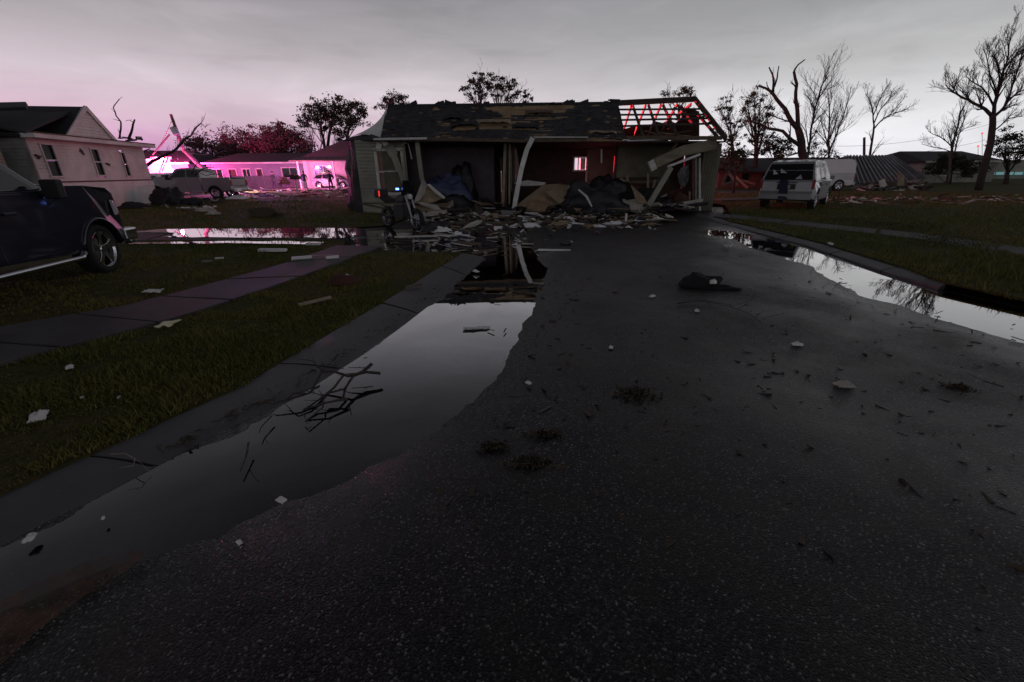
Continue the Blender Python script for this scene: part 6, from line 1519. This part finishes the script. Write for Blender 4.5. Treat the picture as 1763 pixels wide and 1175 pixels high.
piece('palm_frond', 'dark bundle of palm debris with pale tip in front of the ruined house', 'branch', 805, 423, (.9, .14, .1), old_wood, -.6, kind=lp_, z=.0)
# debris by the white house and the silver pickup
for u, v, L, W_, T_, a, mt, lab in ((205, 352, 1.6, .8, .4, .1, black_sheet, 'dark heap of torn roofing against the white house skirting'), (232, 358, 1.4, .7, .25, .2, tarpaper, 'low dark torn felt at the white house corner'), (290, 352, 1.6, 1.2, .9, 0, black_sheet, 'black tarpaulin heap hiding the silver pickup rear wheel'), (330, 352, 1.5, .5, .25, -.1, tarpaper, 'dark crumpled sheeting under the silver pickup door'), (322, 361, .9, .25, .1, -.3, foam_white, 'bent white trim strip below the silver pickup'), (352, 364, .7, .5, .14, .3, drywall, 'grey plaster slab on grass below the silver pickup'), (368, 369, .5, .35, .16, .1, drywall, 'pale broken block on the grass left of the bale'), (362, 359, .5, .3, .1, .5, paper, 'white rumpled sheet near the pickup front wheel'), (408, 343, 1.2, .5, .2, .2, foam_white, 'white crushed sheeting at the silver pickup nose'), (360, 376, .3, .12, .06, 0, cloth_red, 'little orange brick on the lawn left of the bale')):
    piece('debris_heap' if 'heap' in lab or 'torn' in lab or 'crumpled' in lab else 'debris_piece', lab, 'debris', u, v, (L, W_, T_), mt, a, kind=lp_ if T_ > .12 else sh)
# big pieces in front of and inside the ruined house
def panel(name, label, cat, pts, mat, th=.03, z0=None):
    ps = [P(*p) for p in pts]; c_ = sum(ps, Vector()) / len(ps)
    return tag(MB().slab(ps, th).build(name, mat, tri=True), label, cat)
panel('broken_cabinet', 'brown open box panel with pale edge lying left in front of the ruined house', 'furniture', [(714, 357, 17.2), (770, 352, 17.6), (776, 348, 17.8), (768, 366, 16.6), (715, 371, 16.2)], plywood, .06)
panel('cabinet_side', 'pale front edge board of the brown box panel', 'board', [(714, 368, 16.15), (767, 363, 16.5), (767, 371, 16.4), (714, 376, 16.05)], drywall, .05)
panel('cabinet_side', 'short pale end board at the right of the brown box panel', 'board', [(767, 362, 16.5), (778, 345, 17.8), (779, 355, 17.7), (768, 371, 16.4)], drywall, .05)
panel('tilted_board', 'tan triangular board propped against the porch left of centre', 'board', [(714, 352, 17.0), (732, 318, 17.5), (748, 327, 17.6), (762, 342, 17.3), (745, 350, 17.0)], plywood, .05)
panel('wallboard_flap', 'pale torn wallboard at the foot of the bent porch post', 'board', [(712, 350, 16.9), (728, 308, 17.4), (738, 326, 17.5), (722, 346, 16.9)], drywall, .04)
panel('white_lath', 'curved white lath beside the tan triangular board', 'board', [(735, 318, 17.3), (740, 317, 17.3), (767, 340, 17.1), (764, 343, 17.1), (750, 333, 17.2)], trim_white, .03)
def heap(name, label, cat, u, v, Y, L, W_, H_, mat, seed, rz=0.0):
    g = P(u, v, Y); r = random.Random(seed); o = piece(name, label, cat, u, 367, (L, W_, H_), mat, rz, kind=lp_, seed=seed); o.location = (g.x, g.y, max(.1, 0)); return o
heap('blue_tarpaulin', 'blue-grey bulging tarpaulin inside the open porch left of centre', 'tarpaulin', 770, 345, 18.9, 2.0, 1.0, .95, blue_tarp, 5).location.z = .45
heap('furniture_heap', 'black shapeless heap under the blue tarpaulin', 'debris', 765, 360, 18.6, 2.6, 1.2, .75, black_sheet, 6)
heap('furniture_heap', 'tall black covered shape behind the blue tarpaulin', 'debris', 795, 340, 19.4, 1.2, .8, 1.7, black_sheet, 7)
heap('black_tarpaulin', 'large black sheeting mound with pale rim right of centre in the ruined house', 'tarpaulin', 1022, 372, 16.9, 2.3, 1.2, 1.05, black_sheet, 8)
heap('furniture_heap', 'black mound behind the large sheeting mound', 'debris', 1040, 340, 18.4, 2.6, 1.2, 1.15, black_sheet, 9)
heap('furniture_heap', 'dark overturned sofa shape under the right brown wall', 'debris', 1098, 350, 18.0, 2.2, 1.0, .75, cloth_black, 10)
heap('torn_bedding', 'pale grey torn bedding between black mound and leaning brace', 'debris', 1082, 352, 17.3, 1.3, .6, .42, drywall, 11)
heap('red_chair_heap', 'dark red heap in the right doorway', 'debris', 1170, 352, 18.0, .9, .6, .6, MATS['dim_red_cloth'], 12)
heap('furniture_heap', 'low black rubble left of the right doorway', 'debris', 1135, 358, 17.6, 1.6, .8, .4, black_sheet, 13)
panel('plywood_sheet', 'large tan plywood sheet slumped to the right of the leaning white column', 'board', [(888, 357, 16.9), (906, 342, 17.3), (935, 320, 17.9), (962, 318, 18.0), (988, 322, 17.9), (983, 340, 17.4), (968, 352, 17.0), (925, 360, 16.7)], plywood, .04)
panel('plywood_sheet', 'second darker plywood piece lying over the large tan sheet', 'board', [(905, 365, 16.2), (915, 344, 16.9), (938, 341, 17.0), (946, 352, 16.8), (938, 366, 16.2)], raw_wood, .05)
panel('plywood_sheet', 'slim plywood strip along the top of the large tan sheet', 'board', [(938, 331, 17.2), (985, 322, 17.5), (978, 345, 17.0), (962, 352, 16.8)], plywood, .03)
panel('white_board', 'white broken board above the plywood behind the leaning column', 'board', [(885, 316, 18.2), (908, 312, 18.4), (940, 316, 18.3), (935, 320, 18.2), (900, 321, 18.2)], trim_white, .04)
panel('mound_edge', 'thin pale rim strip on the large black sheeting mound', 'strip', [(997, 326, 16.3), (1012, 338, 16.1), (1020, 356, 16.0), (1018, 357, 16.0), (1008, 340, 16.1), (995, 328, 16.3)], trim_white, .02)
panel('brown_panel', 'brown triangular panel leaning right of the black mound', 'board', [(1086, 320, 17.4), (1108, 340, 17.3), (1114, 352, 17.1), (1096, 350, 17.1)], plywood, .04)
panel('concrete_block', 'grey square footing block at the foot of the leaning white column', 'block', [(863, 371, 16.2), (888, 373, 16.1), (884, 386, 15.4), (864, 384, 15.5)], concrete, .2)
piece('long_board', 'long pale board lying level in front of the house left of the footing block', 'board', 838, 386, (3.2, .42, .05), old_wood, -.05)
piece('long_board', 'thin white board lying in the dark water left of the debris', 'board', 745, 408, (1.9, .05, .04), trim_white, .12, z=.02)
piece('pale_bag', 'big pale plastic bag right of the long grey board', 'bag', 903, 391, (.95, .35, .16), foam_white, .1, kind=rg)
piece('white_foam_lump', 'white foam lump in the dark water left of the debris', 'foam', 763, 399, (.42, .2, .14), foam_white, .2, kind=lp_)
piece('white_foam_lump', 'round white foam cup by the end of the thin white board', 'foam', 788, 406, (.22, .16, .1), foam_white, 0, kind=lp_)
piece('white_foam_lump', 'small white block behind the pale plastic bag', 'foam', 858, 397, (.22, .15, .1), foam_white, .3)
piece('dark_log', 'dark rounded log in front of the brown box panel', 'log', 748, 397, (.7, .3, .26), black_sheet, .4, kind=lp_)
piece('upright_stake', 'short white upright stake at the foot of the black mound', 'stake', 1077, 385, (.05, .05, .3), foam_white, 0)
piece('flat_sheet', 'long flat white sheet right of the black mound', 'board', 1103, 382, (.85, .25, .04), foam_white, .05, kind=sh)
piece('white_rag', 'ruffled white rag in front of the black mound', 'rag', 1055, 386, (.6, .3, .12), foam_white, .2, kind=rg)
piece('white_rag', 'pointed white rag left of the ruffled one before the black mound', 'rag', 1030, 391, (.45, .2, .1), foam_white, -.2, kind=rg)
piece('white_cup', 'white cup-shaped scrap before the right doorway', 'litter', 1127, 376, (.14, .12, .12), foam_white, 0, kind=lp_)
piece('white_rubble', 'small white rubble right of the ruined house corner', 'debris', 1237, 366, (.35, .2, .14), drywall, .2, kind=lp_)
panel('bluish_strip', 'bluish bent plastic strip before the black mound', 'strip', [(1000, 386, 14.4), (1018, 380, 14.8), (1020, 382, 14.7), (1006, 389, 14.3), (1012, 392, 14.1), (1004, 391, 14.2)], M('blue_grey_plastic', (.3, .38, .42), .5, .2, 4.0), .02)
# uncountable splinters, plaster crumbs and leaves
def litter(name, n, region, mats, smin, smax, seed, flat=.25, long_=1.0, zfn=None, pile=None):
    r = random.Random(seed); mb = MB(); k = 0
    floatf = name in ('leaf_litter', 'twig_litter', 'gravel')
    pts_ = [region(r) for _ in range(n)]; gs = [G(*q) for q in pts_]; gx_ = np.array([g.x for g in gs]); gy_ = np.array([g.y for g in gs])
    sd__ = np.minimum(sdist(gx_, gy_, grow_poly(pud_left, .05)), sdist(gx_, gy_, grow_poly(pud_right, .05)))
    while k < n:
        g = gs[k]
        if floatf and sd__[k] < 0 and (name == 'gravel' or r.random() < .88): k += 1; continue
        s_ = math.exp(r.uniform(math.log(smin), math.log(smax)))
        z_ = .012 if zfn is None else zfn(g, r)
        rot = Matrix.Rotation(r.uniform(0, 6.3), 3, 'Z') @ Matrix.Rotation(r.gauss(0, .25), 3, 'X') @ Matrix.Rotation(r.gauss(0, .2), 3, 'Y')
        L = s_ * r.uniform(1, 1 + 3 * long_); W_ = s_ * r.uniform(.3, .9); T_ = max(.004, s_ * flat * r.uniform(.3, 1))
        mi_ = r.randrange(len(mats)); ty = r.random(); k += 1
        if name != 'debris_field' or ty < .4: mb.box((g.x, g.y, z_ + T_ / 2), (L, W_, T_), rot, mi_, jit=W_ * .16, rnd=r)
        elif ty < .65:                                              # splinter or shard
            c_ = Vector((g.x, g.y, z_ + T_)); q_ = [c_ + rot @ Vector(p_) for p_ in ((-L / 2, r.uniform(-.3, .3) * W_, 0), (r.uniform(-.2, .3) * L, W_ * .5, T_ * r.uniform(0, 2)), (L / 2, r.uniform(-.4, .4) * W_, 0), (r.uniform(-.3, .2) * L, -W_ * .45, 0))]
            mb.slab(q_, max(.006, T_ * .4), (0, 0, 1), mi_)
        else:                                                       # crumpled scrap
            c_ = Vector((g.x, g.y, z_ + .01)); vs_ = [c_ + rot @ Vector(((i - 1.5) * L / 4 + r.uniform(-.08, .08) * L, (j - 1) * W_ / 2 + r.uniform(-.12, .12) * W_, r.uniform(0, 1) * s_ * .55)) for j in range(3) for i in range(4)]
            nn_ = len(vs_); fs_ = [(a * 4 + b, a * 4 + b + 1, (a + 1) * 4 + b + 1, (a + 1) * 4 + b) for a in range(2) for b in range(3)]
            mb.add(vs_ + [p - Vector((0, 0, .006)) for p in vs_], fs_ + [tuple(nn_ + q for q in f)[::-1] for f in fs_], mi_)
    o = mb.build(name, mats, kind='stuff'); return o
litter('debris_field', 620, lambda r: (r.uniform(715, 1130) + r.gauss(0, 15), 374 + abs(r.gauss(0, 11))), [foam_white, drywall, old_wood, plywood, raw_wood, tarpaper, old_wood, trim_white, dark_wood, dark_wood, old_wood, plywood], .035, .24, 1, .3, 1.3, lambda g, r: r.uniform(.0, .16) * max(0, min(1, (g.y - 13) / 3)))
litter('debris_field', 420, lambda r: (r.uniform(730, 1190), r.uniform(350, 374)), [black_sheet, old_wood, plywood, dark_wood, drywall, tarpaper, dark_wood, cloth_black, black_sheet], .08, .4, 2, .35, 1.6, lambda g, r: r.uniform(.05, .35))
litter('debris_field', 110, lambda r: (r.gauss(830, 75), r.uniform(398, 436)), [old_wood, dark_wood, drywall, tarpaper, foam_white, leaf_brown], .03, .14, 3, .3, 1.8, lambda g, r: r.uniform(-.01, .02))
litter('twig_litter', 700, lambda r: (r.uniform(840, 1763), 400 + abs(r.gauss(0, 190))), [leaf_brown, leaf_brown, old_wood, tarpaper], .006, .022, 4, .3, 2.2, lambda g, r: .008)
litter('leaf_litter', 240, lambda r: (r.uniform(700, 1763), 400 + abs(r.gauss(0, 230))), [leaf_brown, leaf_brown, tarpaper], .012, .04, 14, .2, 1.2, lambda g, r: .008)
litter('twig_litter', 330, lambda r: ((lambda v: (np.interp(v, [445, 560, 690, 780], [815, 650, 450, 250]) + r.gauss(0, 26), v))(r.uniform(450, 780))), [leaf_brown, leaf_brown, old_wood], .006, .02, 5, .3, 2.0, lambda g, r: .015)
litter('debris_field', 240, lambda r: (r.uniform(405, 605), r.uniform(325, 343)), [foam_white, drywall, old_wood, tarpaper, paper], .06, .4, 6, .3, 1.5, lambda g, r: .03)
litter('debris_field', 200, lambda r: (r.uniform(1425, 1763), r.gauss(349, 4)), [leaf_brown, drywall, raw_wood, paper], .05, .2, 7, .3, 1.5, lambda g, r: .12)
litter('debris_field', 120, lambda r: (r.uniform(1470, 1600), r.uniform(318, 332)), [old_wood, drywall, tarpaper, roof_metal], .1, .5, 8, .3, 1.5, lambda g, r: .06)
litter('debris_field', 90, lambda r: (r.uniform(225, 410), r.uniform(342, 362)), [old_wood, drywall, tarpaper, black_sheet], .06, .3, 9, .3, 1.5, lambda g, r: .06)
# loose aggregate on the near asphalt
litter('gravel', 5200, lambda r: (r.uniform(0, 1763), 560 + 615 * r.random() ** .8), [M('pebble_light', (.34, .33, .31), .7, .3, 9.0), M('pebble_dark', (.09, .09, .09), .7, .3, 9.0), MATS['pebble_dark'] if 'pebble_dark' in MATS else tarpaper], .0016, .0042, 10, .7, .25, lambda g, r: -.006 if (-3 < g.x < 1.0 and g.x < -.15 + .1 * g.y) else .004)

# fallen branch across the gutter
def twigthing(name, label, limbs, seed, mat=bark, z=.03, r0=.011, tw=(5, .35, 1)):
    t = Tree(seed)
    for px, a, b, n_ in limbs:
        pts = [G(u, v, z + h_ * 1.0) for u, v, h_ in px]; l_, rr = t.limb(pts, a * r0, b * r0, 6)
        if n_: t.twigs(l_, rr, n_, tw[1], tw[2], .8, .05, .2, .0014, 4)
    mb = t.mb; mb.v = [(x, y, max(z_, -.012)) for x, y, z_ in mb.v]
    return tag(mb.build(name, mat, smooth=True, recalc=False), label, 'branch')
twigthing('fallen_branch', 'bare forked branch lying across the gutter into the big puddle', [
    ([(655, 643, .03), (630, 641, .05), (600, 648, .06), (575, 640, .07), (555, 640, .06), (547, 630, .09)], 1.2, .7, 2), ([(640, 627, .08), (625, 640, .05), (608, 648, .05), (595, 668, .03), (590, 688, .0)], 1.3, .8, 2), ([(598, 687, .0), (580, 690, .01), (560, 694, .02), (525, 705, .0)], 1.0, .5, 2), ([(590, 648, .06), (575, 668, .05), (555, 684, .02), (540, 695, .0), (522, 707, .0)], .9, .5, 2),
    ([(553, 642, .06), (542, 662, .04), (535, 676, .02), (512, 684, .02), (480, 692, .01), (470, 697, .0)], 1.0, .4, 3), ([(550, 665, .03), (540, 670, .03), (530, 678, .03), (505, 678, .05), (495, 688, .0)], .9, .4, 2), ([(592, 670, .04), (578, 674, .03), (562, 678, .02), (556, 690, .01), (556, 702, .0), (528, 724, .0), (521, 712, .01)], .8, .4, 1), ([(637, 634, .04), (600, 633, .05)], .4, .2, 1), ([(547, 633, .08), (540, 622, .11), (512, 618, .1)], .5, .25, 3), ([(468, 716, .0), (450, 735, .0), (446, 745, 0)], .5, .25, 1)], 91)
twigthing('fallen_branch', 'straight thin twig standing in the gutter water below the forked branch', [([(428, 762, .02), (424, 785, .0), (414, 812, -.01)], .5, .3, 1)], 92)
twigthing('fallen_branch', 'long dark stick with dry leaves on the central lower road', [([(775, 823, .02), (800, 826, .03), (838, 826, .03), (850, 815, .04), (880, 800, .03), (915, 798, .03)], .6, .35, 4)], 93, r0=.009)
twigthing('fallen_branch', 'thin curved twig on the asphalt below the black garment', [([(1165, 523, .01), (1200, 518, .02), (1245, 524, .02), (1290, 540, .02), (1310, 556, .01)], .8, .3, 8)], 94, r0=.008)
twigthing('fallen_branch', 'short dark curved twig on the asphalt beside the big puddle edge', [([(875, 683, .01), (892, 684, .015), (910, 681, .01)], .7, .3, 2)], 95, r0=.008)
twigthing('fallen_branch', 'faint bent twig lying on the left gutter', [([(190, 782, .03), (215, 781, .04), (232, 790, .04), (230, 802, .03), (205, 806, .03)], .35, .2, 1)], 96, r0=.008, mat=stud_wood)
def leafclump(name, label, u, v, L, W_, H_, n, mat, seed, cat='leaves'):
    r = random.Random(seed); g = G(u, v); pts = [Vector((g.x + r.gauss(0, L / 3), g.y + r.gauss(0, W_ / 3), .015 + abs(r.gauss(0, H_ / 2.2)))) for _ in range(n)]
    o = leaves(None, [tuple(p) for p in pts], .016, mat, seed, name); return tag(o, kind='stuff')
leafclump('leaf_clump', 'tangled clump of dry grass and leaves on the central lower road', 915, 800, .16, .08, .012, 240, leaf_brown, 1)
leafclump('leaf_clump', 'dark leafy tuft with grey tips on the middle road', 1095, 683, .22, .17, .012, 240, leaf_brown, 2)
leafclump('leaf_clump', 'dark small leaf clump at the far right road', 1650, 670, .14, .09, .01, 130, leaf_brown, 3)
leafclump('leaf_clump', 'thin leaf patch just left of the central stick', 848, 772, .12, .05, .02, 160, leaf_brown, 4)
leafclump('leaf_clump', 'small leaf patch above the central dry clump', 940, 752, .12, .05, .02, 170, leaf_brown, 5)
for k, (u, v) in enumerate(((1500, 392), (1580, 398), (1620, 418), (1640, 430), (1455, 385))):
    leafclump('weed_clump', ('dark weeds overgrowing the right pavement beyond the kerb', 'dark weed tuft on the right pavement, middle of the row', 'tall dark weeds beside the right pavement slabs', 'dark weeds nearest the camera on the right pavement', 'far dark weed tuft beside the minivan lawn')[k], u, v, 1.1, .7, .22, 900, leaf_mats['dark'], 20 + k, 'weeds')
# noise-broken red-brown patch on the road at the near left
brown_patch_m = M('red_brown_patch', (.15, .085, .055), .85, .5, 9.0, spec=.1, bump=.5)
_t = NT(brown_patch_m.node_tree); _o = brown_patch_m.node_tree.nodes['Material Output']; _b = brown_patch_m.node_tree.nodes['Principled BSDF']
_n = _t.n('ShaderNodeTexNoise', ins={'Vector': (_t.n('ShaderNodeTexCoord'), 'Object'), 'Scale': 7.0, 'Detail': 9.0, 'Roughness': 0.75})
_r = _t.ramp((_n, 0), [(0.38, 0.1), (0.62, 0.8)]); brown_patch_m.node_tree.links.new(_r.outputs[0], _b.inputs['Alpha'])
def lay_brown_patch():
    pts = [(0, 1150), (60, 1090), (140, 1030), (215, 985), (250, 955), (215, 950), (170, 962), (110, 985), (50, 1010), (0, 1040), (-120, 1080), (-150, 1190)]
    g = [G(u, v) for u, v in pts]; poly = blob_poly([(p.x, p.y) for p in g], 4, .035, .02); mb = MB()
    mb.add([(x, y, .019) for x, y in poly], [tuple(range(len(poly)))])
    o = mb.build('brown_patch', brown_patch_m, tri=True); tag(o, kind='structure')
lay_brown_patch()
